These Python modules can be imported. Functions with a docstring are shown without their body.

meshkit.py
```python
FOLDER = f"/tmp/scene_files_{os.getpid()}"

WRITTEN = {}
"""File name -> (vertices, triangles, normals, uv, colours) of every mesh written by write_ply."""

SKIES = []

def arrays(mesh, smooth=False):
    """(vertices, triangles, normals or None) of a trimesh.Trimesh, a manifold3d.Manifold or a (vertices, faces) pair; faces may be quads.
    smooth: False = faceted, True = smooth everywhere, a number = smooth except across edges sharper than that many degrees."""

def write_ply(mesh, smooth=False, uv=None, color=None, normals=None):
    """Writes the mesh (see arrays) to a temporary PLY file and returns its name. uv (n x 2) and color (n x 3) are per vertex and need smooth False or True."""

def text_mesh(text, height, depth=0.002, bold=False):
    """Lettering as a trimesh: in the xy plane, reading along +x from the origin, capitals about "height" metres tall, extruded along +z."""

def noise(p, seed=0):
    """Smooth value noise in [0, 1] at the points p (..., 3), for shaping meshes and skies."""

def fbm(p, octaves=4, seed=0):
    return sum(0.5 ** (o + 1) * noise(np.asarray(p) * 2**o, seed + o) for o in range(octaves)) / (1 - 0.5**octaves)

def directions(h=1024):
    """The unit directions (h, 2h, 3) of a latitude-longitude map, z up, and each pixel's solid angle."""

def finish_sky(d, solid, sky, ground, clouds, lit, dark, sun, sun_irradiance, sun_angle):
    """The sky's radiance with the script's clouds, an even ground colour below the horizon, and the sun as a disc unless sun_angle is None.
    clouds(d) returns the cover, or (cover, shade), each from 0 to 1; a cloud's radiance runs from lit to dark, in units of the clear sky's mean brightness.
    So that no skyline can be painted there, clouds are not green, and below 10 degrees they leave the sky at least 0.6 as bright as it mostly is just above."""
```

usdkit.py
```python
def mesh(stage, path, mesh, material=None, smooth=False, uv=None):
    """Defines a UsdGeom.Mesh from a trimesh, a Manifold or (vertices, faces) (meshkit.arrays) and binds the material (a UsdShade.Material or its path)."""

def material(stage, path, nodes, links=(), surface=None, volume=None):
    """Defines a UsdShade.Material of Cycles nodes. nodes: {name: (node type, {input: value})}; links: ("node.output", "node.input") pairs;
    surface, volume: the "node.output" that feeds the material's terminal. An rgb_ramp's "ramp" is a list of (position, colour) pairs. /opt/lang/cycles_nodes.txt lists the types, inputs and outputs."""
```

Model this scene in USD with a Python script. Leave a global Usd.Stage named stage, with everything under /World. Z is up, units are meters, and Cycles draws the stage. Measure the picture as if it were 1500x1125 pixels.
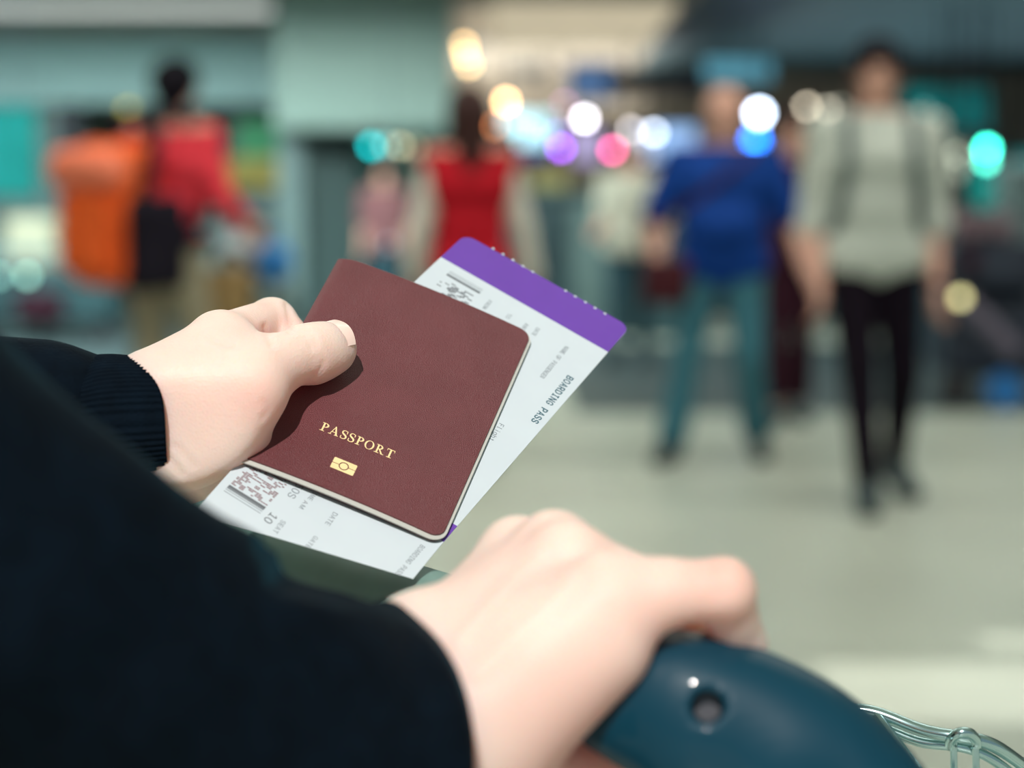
import math, numpy as np, trimesh, usdkit, meshkit
from pxr import Usd, UsdGeom, UsdLux, UsdShade, Gf, Sdf, Vt
from shapely.geometry import Polygon, Point, LineString, box as sbox
from shapely import affinity, union_all

stage = Usd.Stage.CreateInMemory()
UsdGeom.SetStageUpAxis(stage, UsdGeom.Tokens.z)
UsdGeom.SetStageMetersPerUnit(stage, 1.0)
UsdGeom.Xform.Define(stage, '/World'); UsdGeom.Scope.Define(stage, '/World/Looks')
V = lambda *a: np.array(a, float)

# ------------------------------------------------------------------ camera
F = 2900.0                                  # focal length in pixels of a 1500 wide frame (about 70 mm)
CAM = V(0, 0, 1.13); PITCH = math.atan(262.5 / F)
RIGHT = V(1, 0, 0); FWD = V(0, math.cos(PITCH), -math.sin(PITCH)); UP = V(0, math.sin(PITCH), math.cos(PITCH))
cam = UsdGeom.Camera.Define(stage, '/World/Camera')
cam.AddTranslateOp().Set(Gf.Vec3d(*CAM)); cam.AddRotateXOp().Set(90 - math.degrees(PITCH))
cam.CreateHorizontalApertureAttr(36.0); cam.CreateVerticalApertureAttr(27.0)
cam.CreateFocalLengthAttr(36.0 * F / 1500); cam.CreateClippingRangeAttr(Gf.Vec2f(0.02, 200))
cam.CreateFStopAttr(5.1); cam.CreateFocusDistanceAttr(0.775)
cam.CreateExposureAttr(0.0)
# ------------------------------------------------------------------ sun, sky, hall lamps
SUN = V(-0.12, -0.72, 0.70); SUN /= np.linalg.norm(SUN)
def look(path, light, z):                   # a light whose local +z points along z
    z = z / np.linalg.norm(z); x = np.cross(V(0, 1, 0.01), z); x /= np.linalg.norm(x); y = np.cross(z, x)
    m = Gf.Matrix4d(*x, 0, *y, 0, *z, 0, 0, 0, 0, 1)
    light.AddTransformOp().Set(m)
sun = UsdLux.DistantLight.Define(stage, '/World/Sun'); look('/World/Sun', sun, SUN)
sun.CreateIntensityAttr(16500); sun.CreateAngleAttr(0.53); sun.CreateColorAttr(Gf.Vec3f(1.0, 0.96, 0.92))
sky = UsdLux.DomeLight.Define(stage, '/World/Sky'); sky.CreateIntensityAttr(0.10); sky.CreateColorAttr(Gf.Vec3f(0.72, 0.92, 1.0))
def lamp(name, c, w, l, power, col, aim=V(0, 0, 1)):
    r = UsdLux.RectLight.Define(stage, '/World/' + name); aim = aim / np.linalg.norm(aim)
    x = np.cross(V(0, 1, 0.01), aim); x /= np.linalg.norm(x); y = np.cross(aim, x)
    r.AddTransformOp().Set(Gf.Matrix4d(*x, 0, *y, 0, *aim, 0, *c, 1))
    r.CreateWidthAttr(w); r.CreateHeightAttr(l); r.CreateIntensityAttr(power); r.CreateColorAttr(Gf.Vec3f(*col))
lamp('HallLamp', (-2.5, 8.0, 5.4), 4, 3, 7.4, (1.0, 0.98, 0.90), V(0, -.35, .94))
lamp('HallLamp_001', (3.0, 8.0, 5.4), 4, 3, 7.4, (1.0, 0.98, 0.90), V(0, -.35, .94))
lamp('HallLamp_002', (-4, 14.0, 3.8), 5, 1.5, 42.0, (0.82, 1.0, 0.97), V(0, -.6, .8))
lamp('HallLamp_003', (3.5, 14.0, 3.8), 5, 1.5, 7.0, (0.9, 1.0, 0.95), V(0, -.6, .8))
lamp('HallLamp_004', (1.0, 3.8, 5.4), 4, 2, 9.0, (1.0, 0.99, 0.93), V(0, -.75, .66))
lamp('CoveLamp', (0.4, 23.0, 2.85), 1.2, 3, 4.0, (1.0, 0.92, 0.74), V(0, 0, -1))
lamp('CoveLamp_001', (0.6, 29.0, 2.6), 3, 6, 3.0, (1.0, 0.95, 0.85), V(0, 0, -1))
lamp('CoveLamp_002', (6.0, 24.0, 2.75), 6, 9, 0.5, (0.7, 0.95, 1.0), V(0, 0, -1))
lamp('CoveLamp_003', (-4.6, 22.6, 2.6), 6.5, 2.4, 2.2, (0.95, 1.0, 0.98), V(0, 0, -1))

# ------------------------------------------------------------------ helpers
def at(px, py, d): return CAM + d * (FWD + RIGHT * (px - 750) / F - UP * (py - 562.5) / F)
def aty(px, py, y):                         # the point on pixel's ray at world depth y
    r = FWD + RIGHT * (px - 750) / F - UP * (py - 562.5) / F
    return CAM + r * (y / r[1])
def atz(px, py, z):
    r = FWD + RIGHT * (px - 750) / F - UP * (py - 562.5) / F
    return CAM + r * ((z - CAM[2]) / r[2])
USED = {}
def numbered(path):
    n = USED.get(path, -1) + 1; USED[path] = n
    return path if n == 0 else f'{path}_{n:03d}'
def tag(p, label=None, cat=None, group=None, kind=None):
    for k, v in (('label', label), ('category', cat), ('group', group), ('kind', kind)):
        if v: p.SetCustomDataByKey(k, v)
LOC = {}
def thing(name, label, cat, loc=(0, 0, 0), group=None, kind=None):
    x = UsdGeom.Xform.Define(stage, numbered('/World/' + name)); x.AddTranslateOp().Set(Gf.Vec3d(*map(float, loc)))
    LOC[str(x.GetPath())] = np.array(loc, float); tag(x.GetPrim(), label, cat, group, kind)
    return x.GetPrim()
def origin(p):
    s = str(p.GetPath())
    while s not in LOC: s = s.rpartition('/')[0]
    return LOC[s]
def obj(name, mesh, m, parent=None, smooth=30, label=None, cat=None, group=None, kind=None, attr=None):
    """One Mesh prim from a mesh in world coordinates, under its parent or under /World."""
    v, f, n = meshkit.arrays(mesh, smooth)
    if parent is not None: v = v - origin(parent)
    path = numbered((str(parent.GetPath()) if parent is not None else '/World') + '/' + name)
    g = UsdGeom.Mesh.Define(stage, path)
    g.CreatePointsAttr(Vt.Vec3fArray.FromNumpy(v.astype(np.float32)))
    g.CreateFaceVertexCountsAttr(Vt.IntArray.FromNumpy(np.full(len(f), 3, np.int32)))
    g.CreateFaceVertexIndicesAttr(Vt.IntArray.FromNumpy(f.astype(np.int32).ravel()))
    g.CreateSubdivisionSchemeAttr('none')
    if n is not None:
        g.CreateNormalsAttr(Vt.Vec3fArray.FromNumpy(n.astype(np.float32))); g.SetNormalsInterpolation('vertex')
    if attr is not None:
        for k, a in attr.items():
            UsdGeom.PrimvarsAPI(g).CreatePrimvar(k, Sdf.ValueTypeNames.FloatArray, 'vertex').Set(Vt.FloatArray.FromNumpy(np.asarray(a, np.float32)))
    UsdShade.MaterialBindingAPI.Apply(g.GetPrim()).Bind(M[m] if isinstance(m, str) else m)
    tag(g.GetPrim(), label, cat, group, kind)
    return g.GetPrim()

def box(c, s, bev=0.0):
    """Box centred at c with sizes s and bevelled edges."""
    s = np.array(s, float)
    if bev <= 0:
        b = trimesh.creation.box(s)
    else:
        pts = []
        for k in range(3):
            e = s / 2 - bev; e[k] = s[k] / 2
            pts += [V(a, b_, c_) * e for a in (-1, 1) for b_ in (-1, 1) for c_ in (-1, 1)]
        b = trimesh.convex.convex_hull(np.array(pts))
    b.apply_translation(c); return b
def span(a, b, bev=0.0): a, b = np.array(a, float), np.array(b, float); return box((a + b) / 2, np.abs(b - a), bev)
def tube(pts, r, n=12, closed=False):
    """Swept round tube through pts; r number or list; ends capped."""
    P = np.array(pts, float); m = len(P); r = np.full(m, r) if np.ndim(r) == 0 else np.array(r, float)
    T = np.gradient(P, axis=0); T /= np.linalg.norm(T, axis=1, keepdims=True)
    u = np.cross(T[0], V(0, 0, 1) if abs(T[0][2]) < 0.9 else V(1, 0, 0)); u /= np.linalg.norm(u)
    vs = []
    for i in range(m):
        u = u - T[i] * (u @ T[i]); u /= np.linalg.norm(u); w = np.cross(T[i], u)
        a = np.linspace(0, 2 * np.pi, n, endpoint=False)
        vs.append(P[i] + r[i] * (np.cos(a)[:, None] * u + np.sin(a)[:, None] * w))
    vs = np.vstack(vs + [P[:1], P[-1:]]); f = []
    for i in range(m - 1):
        for j in range(n):
            a, b = i * n + j, i * n + (j + 1) % n; f += [[a, b, b + n], [a, b + n, a + n]]
    for j in range(n):
        f += [[m * n, (j + 1) % n, j], [m * n + 1, (m - 1) * n + j, (m - 1) * n + (j + 1) % n]]
    return trimesh.Trimesh(vs, f, process=False)
def spline(pts, n=40):
    P = np.array(pts, float); from scipy.interpolate import CubicSpline
    t = np.r_[0, np.cumsum(np.linalg.norm(np.diff(P, axis=0), axis=1))]
    return CubicSpline(t, P, axis=0)(np.linspace(0, t[-1], n))
cat_ = trimesh.util.concatenate

# signed distance modelling -----------------------------------------------------------------
def smin(a, b, k):
    if k <= 0: return np.minimum(a, b)
    h = np.maximum(k - np.abs(a - b), 0) / k
    return np.minimum(a, b) - h * h * k * 0.25
class Field:
    def __init__(s, lo, hi, h):
        s.lo, s.h = np.array(lo, float), h
        n = np.ceil((np.array(hi, float) - s.lo) / h).astype(int) + 1
        s.f = np.full(n, 0.5, np.float32); s.n = n
    def sub(s, lo, hi):
        a = np.clip(np.floor((lo - s.lo) / s.h).astype(int), 0, s.n); b = np.clip(np.ceil((hi - s.lo) / s.h).astype(int) + 1, 0, s.n)
        sl = tuple(slice(i, j) for i, j in zip(a, b))
        if (b <= a).any(): return None, None
        ax = [(s.lo[k] + s.h * np.arange(a[k], b[k])).astype(np.float32) for k in range(3)]
        return sl, np.meshgrid(*ax, indexing='ij', sparse=True)
    @staticmethod
    def cone(g, a, b, ra, rb):
        d = b - a; L = max(d @ d, 1e-12)
        q = [g[k] - np.float32(a[k]) for k in range(3)]
        t = np.clip((q[0] * d[0] + q[1] * d[1] + q[2] * d[2]) / L, 0, 1).astype(np.float32)
        return np.sqrt(sum((q[k] - t * np.float32(d[k])) ** 2 for k in range(3))) - (ra + (rb - ra) * t)
    def chain(s, pts, rad, k=0.004, ki=0.002, pad=0.03):
        P = np.array(pts, float); R = np.full(len(P), rad) if np.ndim(rad) == 0 else np.array(rad, float)
        sl, g = s.sub((P - R[:, None]).min(0) - pad, (P + R[:, None]).max(0) + pad)
        if sl is None: return s
        f = None
        if len(P) == 1: f = s.cone(g, P[0], P[0], R[0], R[0])
        for i in range(len(P) - 1):
            c = s.cone(g, P[i], P[i + 1], R[i], R[i + 1]); f = c if f is None else smin(f, c, ki)
        s.f[sl] = smin(s.f[sl], f, k); return s
    def ball(s, c, r, k=0.005, pad=0.03):
        """Ellipsoid (approximate distance), axes along the world's."""
        c, r = np.array(c, float), np.broadcast_to(np.array(r, float), 3)
        sl, g = s.sub(c - r - pad, c + r + pad)
        if sl is None: return s
        q = np.sqrt(sum(((g[i] - np.float32(c[i])) / np.float32(r[i])) ** 2 for i in range(3)))
        s.f[sl] = smin(s.f[sl], ((q - 1) * r.min()).astype(np.float32), k); return s
    def carve(s, pts, rad, k=0.002):
        P = np.array(pts, float); R = np.full(len(P), rad) if np.ndim(rad) == 0 else np.array(rad, float)
        sl, g = s.sub((P - R[:, None]).min(0) - .01, (P + R[:, None]).max(0) + .01)
        if sl is None: return s
        f = None
        for i in range(max(len(P) - 1, 1)):
            c = s.cone(g, P[i], P[min(i + 1, len(P) - 1)], R[i], R[min(i + 1, len(P) - 1)]); f = c if f is None else np.minimum(f, c)
        s.f[sl] = -smin(-s.f[sl], f, k); return s
    def clip(s, p, n, k=0.0):
        """Keeps the side of the plane through p that n points away from."""
        n = np.array(n, float) / np.linalg.norm(n)
        ax = [(s.lo[i] + s.h * np.arange(s.n[i])).astype(np.float32) for i in range(3)]
        g = np.meshgrid(*ax, indexing='ij', sparse=True)
        d = sum((g[i] - np.float32(p[i])) * np.float32(n[i]) for i in range(3))
        s.f = -smin(-s.f, -d, k); return s
    def points(s):
        ax = [s.lo[i] + s.h * np.arange(s.n[i]) for i in range(3)]
        return np.stack(np.meshgrid(*ax, indexing='ij'), -1)
    def rough(s, amp, scale, seed=0, octaves=2):
        near = np.abs(s.f) < 4 * amp + 2 * s.h
        p = s.lo + s.h * np.argwhere(near)
        s.f[near] += amp * 2 * (meshkit.fbm(p * scale, octaves, seed) - 0.5).astype(np.float32); return s
    def mesh(s, smooth=0):
        f = s.f.copy()
        for k in range(3):
            i = [slice(None)] * 3
            for e in (0, -1): i[k] = e; f[tuple(i)] = np.maximum(f[tuple(i)], 0.4 * s.h)
        n = np.array(f.shape); cell = n - 1
        acc = np.zeros((*cell, 3), np.float32); cnt = np.zeros(cell, np.float32)
        quads = []
        for k in range(3):
            a = [slice(None)] * 3; b = [slice(None)] * 3; a[k] = slice(0, -1); b[k] = slice(1, None)
            fa, fb = f[tuple(a)], f[tuple(b)]; cross = (fa < 0) != (fb < 0)
            I = np.argwhere(cross)
            va, vb = fa[cross], fb[cross]; t = va / (va - vb)
            P = I.astype(np.float32); P[:, k] += t
            o1, o2 = [j for j in range(3) if j != k]
            ok = (I[:, o1] > 0) & (I[:, o2] > 0) & (I[:, o1] < n[o1] - 1) & (I[:, o2] < n[o2] - 1)
            I, P, va = I[ok], P[ok], va[ok]
            ids = []
            for d1, d2 in ((-1, -1), (0, -1), (0, 0), (-1, 0)):
                J = I.copy(); J[:, o1] += d1; J[:, o2] += d2
                np.add.at(acc, tuple(J.T), P); np.add.at(cnt, tuple(J.T), 1)
                ids.append(np.ravel_multi_index(tuple(J.T), cell))
            q = np.stack(ids, 1); flip = (va < 0) == (k == 1)
            q[flip] = q[flip][:, ::-1]; quads.append(q)
        Q = np.vstack(quads); used, inv = np.unique(Q, return_inverse=True); Q = inv.reshape(Q.shape)
        v = (acc.reshape(-1, 3)[used] / cnt.reshape(-1)[used][:, None]) * s.h + s.lo
        m = trimesh.Trimesh(v, np.vstack([Q[:, [0, 1, 2]], Q[:, [0, 2, 3]]]), process=False)
        if smooth:
            trimesh.smoothing.filter_taubin(m, iterations=smooth); d = np.array(m.vertices) - v; L = np.linalg.norm(d, axis=1, keepdims=True)
            m.vertices = v + np.nan_to_num(d * np.minimum(1, 1.2 * s.h / np.maximum(L, 1e-9)))
        return m

# ------------------------------------------------------------------ materials
M = {}
def mat(name, col, rough=0.6, var=0.12, scale=6.0, bump=0.0, bscale=60.0, bdist=0.002, **kw):
    """Principled with a little noise in the colour and, if asked, a fine relief."""
    c = np.array(col, float)
    nodes = {'tc': ('texture_coordinate', {}), 'n': ('noise_texture', {'scale': scale, 'detail': 3.0}),
             'r': ('rgb_ramp', {'ramp': [(0.3, tuple(c * (1 - var))), (0.7, tuple(np.minimum(c * (1 + var), 1)))]}),
             'p': ('principled_bsdf', {'roughness': rough, **kw})}
    links = [('tc.object', 'n.vector'), ('n.fac', 'r.fac'), ('r.color', 'p.base_color')]
    if bump:
        nodes['bn'] = ('noise_texture', {'scale': bscale, 'detail': 2.0}); nodes['b'] = ('bump', {'strength': bump, 'distance': bdist})
        links += [('tc.object', 'bn.vector'), ('bn.fac', 'b.height'), ('b.normal', 'p.normal')]
    M[name] = usdkit.material(stage, '/World/Looks/' + name, nodes, links, surface='p.BSDF'); return M[name]
def glow(name, col, power, var=0.0, scale=3.0):
    c = np.array(col, float)
    nodes = {'tc': ('texture_coordinate', {}), 'n': ('noise_texture', {'scale': scale, 'detail': 1.0}),
             'r': ('rgb_ramp', {'ramp': [(0.35, tuple(c * (1 - var))), (0.65, tuple(c))]}), 'e': ('emission', {'strength': power})}
    M[name] = usdkit.material(stage, '/World/Looks/' + name, nodes, [('tc.object', 'n.vector'), ('n.fac', 'r.fac'), ('r.color', 'e.color')], surface='e.emission'); return M[name]
def skin(name, col, red, sub=1.0, rough=0.5, fine=True):
    nodes = {'tc': ('texture_coordinate', {}), 'n': ('noise_texture', {'scale': 55.0, 'detail': 4.0}),
             'r': ('rgb_ramp', {'ramp': [(0.3, tuple(np.array(col) * 0.97)), (0.72, tuple(np.minimum(np.array(col) * 1.02, 1)))]}),
             'a': ('attribute', {'attribute': 'flush'}), 'm': ('mix', {'color2': red}),
             'v': ('voronoi_texture', {'scale': 900.0}), 'b': ('bump', {'strength': 0.2, 'distance': 0.0006}),
             'p': ('principled_bsdf', {'roughness': rough, 'subsurface_weight': sub, 'subsurface_scale': 0.004, 'subsurface_radius': (1.0, 0.35, 0.2), 'specular_ior_level': 0.25})}
    links = [('tc.object', 'n.vector'), ('n.fac', 'r.fac'), ('r.color', 'm.color1'), ('a.fac', 'm.fac'), ('m.color', 'p.base_color')]
    if fine: links += [('tc.object', 'v.vector'), ('v.distance', 'b.height'), ('b.normal', 'p.normal')]
    M[name] = usdkit.material(stage, '/World/Looks/' + name, nodes, links, surface='p.BSDF')
skin('skin_hand', (0.81, 0.58, 0.50), (0.74, 0.30, 0.25), 0.5, 0.5)
mat('skin_far', (0.58, 0.31, 0.23), 0.55, 0.06)
mat('nail', (0.84, 0.62, 0.54), 0.3, 0.03, coat_weight=0.3)
mat('knit_navy', (0.0010, 0.0042, 0.0085), 0.9, 0.25, 120, bump=0.5, bscale=900, bdist=0.0008, sheen_weight=0.06, sheen_roughness=0.22, sheen_tint=(0.0, 0.5, 0.75), specular_ior_level=0.08)
mat('trousers_navy', (0.01, 0.012, 0.02), 0.9, specular_ior_level=0.12)
mat('hair_black', (0.004, 0.003, 0.006), 0.7, 0.3, 30, specular_ior_level=0.1)
mat('hair_brown', (0.030, 0.010, 0.008), 0.6, 0.3, 30, specular_ior_level=0.2)
mat('hair_grey_brown', (0.23, 0.15, 0.11), 0.6, 0.3, 30)
mat('page', (0.72, 0.68, 0.58), 0.7, 0.05, 300)
mat('paper', (0.49, 0.55, 0.58), 0.6, 0.015, 60)
mat('purple_print', (0.115, 0.038, 0.31), 0.5, 0.04, 60)
mat('ink_teal', (0.03, 0.10, 0.13), 0.6, 0.1)
mat('ink_grey', (0.20, 0.23, 0.25), 0.6, 0.05)
mat('ink_dark', (0.10, 0.11, 0.12), 0.6, 0.1)
mat('ink_brown', (0.20, 0.13, 0.14), 0.6, 0.2)
mat('gold_print', (0.86, 0.66, 0.34), 0.45, 0.06, 200, metallic=0.15)
mat('handle_teal', (0.0004, 0.034, 0.058), 0.48, 0.06, 20, specular_ior_level=0.18, coat_weight=0.25, coat_roughness=0.07)
mat('grip_green', (0.13, 0.23, 0.20), 0.6, 0.08, 30)
mat('rubber_black', (0.012, 0.012, 0.014), 0.7)
mat('steel_screw', (0.10, 0.10, 0.11), 0.35, metallic=0.9)
mat('chrome', (0.50, 0.68, 0.68), 0.18, 0.03, metallic=1.0)
# clear plastic rim of the passport jacket
M['clear_vinyl'] = usdkit.material(stage, '/World/Looks/clear_vinyl', {
    'p': ('principled_bsdf', {'base_color': (0.62, 0.62, 0.57), 'roughness': 0.3, 'transmission_weight': 0.3, 'ior': 1.45})}, [], surface='p.BSDF')
# leathery grained cover
M['leatherette'] = usdkit.material(stage, '/World/Looks/leatherette', {
    'tc': ('texture_coordinate', {}), 'n': ('noise_texture', {'scale': 2300.0, 'detail': 2.0, 'roughness': 0.6}), 'v': ('voronoi_texture', {'scale': 2600.0}),
    'mx': ('math', {'math_type': 'add'}), 'b': ('bump', {'strength': 0.7, 'distance': 0.0005}),
    'n2': ('noise_texture', {'scale': 40.0}), 'r': ('rgb_ramp', {'ramp': [(0.3, (0.118, 0.025, 0.029)), (0.7, (0.138, 0.031, 0.036))]}),
    'p': ('principled_bsdf', {'roughness': 0.45, 'specular_ior_level': 0.5})},
    [('tc.object', 'n.vector'), ('tc.object', 'v.vector'), ('n.fac', 'mx.value1'), ('v.distance', 'mx.value2'), ('mx.value', 'b.height'), ('b.normal', 'p.normal'),
     ('tc.object', 'n2.vector'), ('n2.fac', 'r.fac'), ('r.color', 'p.base_color')], surface='p.BSDF')
# hall
mat('floor_stone', (0.41, 0.44, 0.37), 0.34, 0.08, 1.1, bump=0.06, bscale=1.3, bdist=0.02, specular_ior_level=0.5)
mat('floor_dark', (0.028, 0.044, 0.048), 0.5, 0.2, 1.5)
mat('paint_white', (0.6, 0.63, 0.6), 0.7, 0.05, 0.6)
mat('paint_mist', (0.38, 0.58, 0.58), 0.6, 0.06, 0.5)
mat('paint_sage', (0.20, 0.285, 0.255), 0.6, 0.08, 0.5)
mat('paint_slate', (0.022, 0.075, 0.095), 0.6, 0.2, 0.3)
mat('paint_teal', (0.01, 0.20, 0.19), 0.6, 0.1, 0.3)
mat('paint_beige', (0.38, 0.34, 0.28), 0.7, 0.1, 0.3)
mat('pillar_stone', (0.095, 0.15, 0.15), 0.45, 0.08, 1.0)
mat('dark_frame', (0.008, 0.014, 0.028), 0.5, 0.2)
mat('dark_teal', (0.008, 0.032, 0.038), 0.5, 0.3, 2)
mat('shelf_brown', (0.10, 0.085, 0.055), 0.6, 0.3, 5)

# ------------------------------------------------------------------ the hall
def struct(name, mesh, m, **k): return obj(name, mesh, m, kind='structure', **k)
struct('floor', span((-14, -8, -0.1), (16, 42, 0)), 'floor_stone')
roof = trimesh.creation.extrude_polygon(sbox(-14, -2.7, 16, 16.0).difference(sbox(-0.22, -1.49, 3.2, -0.84)).difference(sbox(0.26, -0.76, 2.6, -0.52)), 0.08, engine='earcut')
roof.apply_translation((0, 0, 5.5)); struct('ceiling', roof, 'paint_white', smooth=False)
struct('wall_left', span((-14.3, -2, 0), (-14, 42, 5.8)), 'paint_white')
struct('wall_right', span((16, -2, 0), (16.3, 42, 5.8)), 'paint_white')
struct('wall_back', span((-14, 42, 0), (16, 42.3, 5.8)), 'dark_teal')

# ------------------------------------------------------------------ the passport and the boarding pass, in their plane
from scipy.spatial.transform import Rotation
_R = Rotation.from_rotvec([.79730756, -.14337845, -.37291628]).as_matrix(); _t = V(-.04763345, -.00119887, .78413483)
W3 = np.stack([RIGHT, UP, FWD])             # rows
EX, EY, EN = _R[:, 0] @ W3, _R[:, 1] @ W3, -_R[:, 2] @ W3
PO = CAM + _t @ W3
def pl(u, v, h): return PO + np.asarray(u)[..., None] * EX + np.asarray(v)[..., None] * EY + np.asarray(h)[..., None] * EN     # metres
def on(px, py, h):                          # the point of pixel's ray at height h (m) over the cover
    r = FWD + RIGHT * (px - 750) / F - UP * (py - 562.5) / F
    o = PO + EN * h - CAM
    return CAM + r * ((o @ EN) / (r @ EN))
def onuv(px, py, h=0):
    p = on(px, py, h) - PO; return np.array([p @ EX, p @ EY])
def inplane(mesh, bend=None):
    v = np.array(mesh.vertices); h = v[:, 2].copy(); v[:, 0] *= 1 + .010 * v[:, 1] / .0625
    if bend is not None: h += bend(v[:, 0], v[:, 1])
    return trimesh.Trimesh(pl(v[:, 0], v[:, 1], h), mesh.faces, process=False)
def slab(poly, h0, h1, size=None):
    m = trimesh.creation.extrude_polygon(poly, h1 - h0, engine='earcut'); m.apply_translation((0, 0, h0))
    if size:
        v, f = trimesh.remesh.subdivide_to_size(m.vertices, m.faces, size, max_iter=12); m = trimesh.Trimesh(v, f, process=True)
    return m
def bend_cover(u, v):
    return -0.0018 * (u / 0.044) ** 2 - 0.0022 * np.clip((-0.0365 - u) / 0.008, 0, 2) ** 2
def rounded(u0, v0, u1, v1, r, right_only=True):
    p = sbox(u0, v0, u1, v1).buffer(-r).buffer(r, quad_segs=8)
    return union_all([p, sbox(u0, v0, (u0 + u1) / 2, v1)]) if right_only else p
pp = thing('passport', 'maroon leather-grained passport held under the thumb, gold lettering on its cover', 'passport', PO)
cover = obj('front_cover', inplane(slab(rounded(-.0441, -.0622, .0421, .0622, .0050), -.0007, 0, .004), bend_cover), 'leatherette', pp, smooth=35)
obj('page_block', inplane(slab(rounded(-.043, -.0622, .0424, .0617, .0045), -.0023, -.0012, .006), bend_cover), 'page', pp)
obj('clear_jacket', inplane(slab(rounded(-.0441, -.0642, .0433, .0630, .0065), -.0012, -.0007, .006), bend_cover), 'clear_vinyl', pp, label='clear plastic rim showing round the cover')
obj('back_cover', inplane(slab(rounded(-.0441, -.0630, .0426, .0622, .0050), -.0030, -.0023, .006), bend_cover), 'leatherette', pp)

def seg(*p, w): return LineString(p).buffer(w / 2, cap_style='flat', join_style='mitre')
def serif(x, y, w, up): return sbox(x - w / 2, y if up else y - .07, x + w / 2, y + .07 if up else y)
def ell(cx, cy, rx, ry): return affinity.scale(Point(cx, cy).buffer(1, quad_segs=16), rx, ry)
def glyph(c):
    if c in 'PR':
        g = [sbox(.12, 0, .27, 1), serif(.2, 0, .42, True), sbox(.0, .93, .3, 1),
             ell(.29, .735, .34, .265).difference(ell(.27, .735, .20, .20)).intersection(sbox(.2, 0, 1, 1.1))]
        if c == 'R': g += [Polygon([(.3, .49), (.45, .49), (.78, .0), (.6, 0)]), serif(.72, 0, .26, True)]
        return union_all(g), .64 if c == 'P' else .84
    if c == 'A': return union_all([Polygon([(.40, 1.02), (.47, 1.02), (.17, 0), (.10, 0)]), Polygon([(.36, 1.02), (.47, 1.02), (.80, 0), (.62, 0)]), sbox(.2, .3, .62, .37), serif(.13, 0, .28, True), serif(.71, 0, .34, True)]), .88
    if c == 'O': return ell(.42, .5, .42, .52).difference(ell(.42, .5, .27, .46)), .84
    if c == 'T': return union_all([sbox(.27, 0, .43, 1), serif(.35, 0, .44, True), sbox(0, .92, .7, 1), Polygon([(0, 1), (.08, 1), (.03, .72), (0, .72)]), Polygon([(.7, 1), (.62, 1), (.67, .72), (.7, .72)])]), .7
    s = spline([(.50, .74), (.45, .92), (.28, .99), (.10, .88), (.10, .68), (.28, .53), (.46, .38), (.49, .16), (.30, .01), (.12, .05), (.05, .26)], 40)
    w = .06 + .11 * np.exp(-((np.linspace(0, 1, 40) - .5) / .22) ** 2)
    return union_all([LineString(s[i:i + 2]).buffer(w[i] / 2) for i in range(39)] + [sbox(.46, .66, .52, .98), sbox(.03, .02, .09, .34)]), .56
def word(text, gap=.14):
    x, out = 0, []
    for c in text:
        g, w = glyph(c); out.append(affinity.translate(g, x, 0)); x += w + gap
    return out, x - gap
gl, wid = word('PASSPORT'); L = .0302; sx = L / wid; sy = .0045
for c, g in zip('PASSPORT', gl):
    g = affinity.affine_transform(g, [sx, 0, 0, sy, -.0178, -.0358])
    m = cat_([slab(q, .00001, .00006) for q in getattr(g, 'geoms', [g])])
    obj('gold_letter', inplane(m, bend_cover), 'gold_print', cover, smooth=False, label=f'gold letter {c} of the word PASSPORT' if c not in 'PS' else None)
em = rounded(-.0077, -.0516, .0017, -.0459, .0004, False)
ring = ell(-.003, -.04875, .0020, .0020).difference(ell(-.003, -.04875, .00155, .00155))
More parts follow.
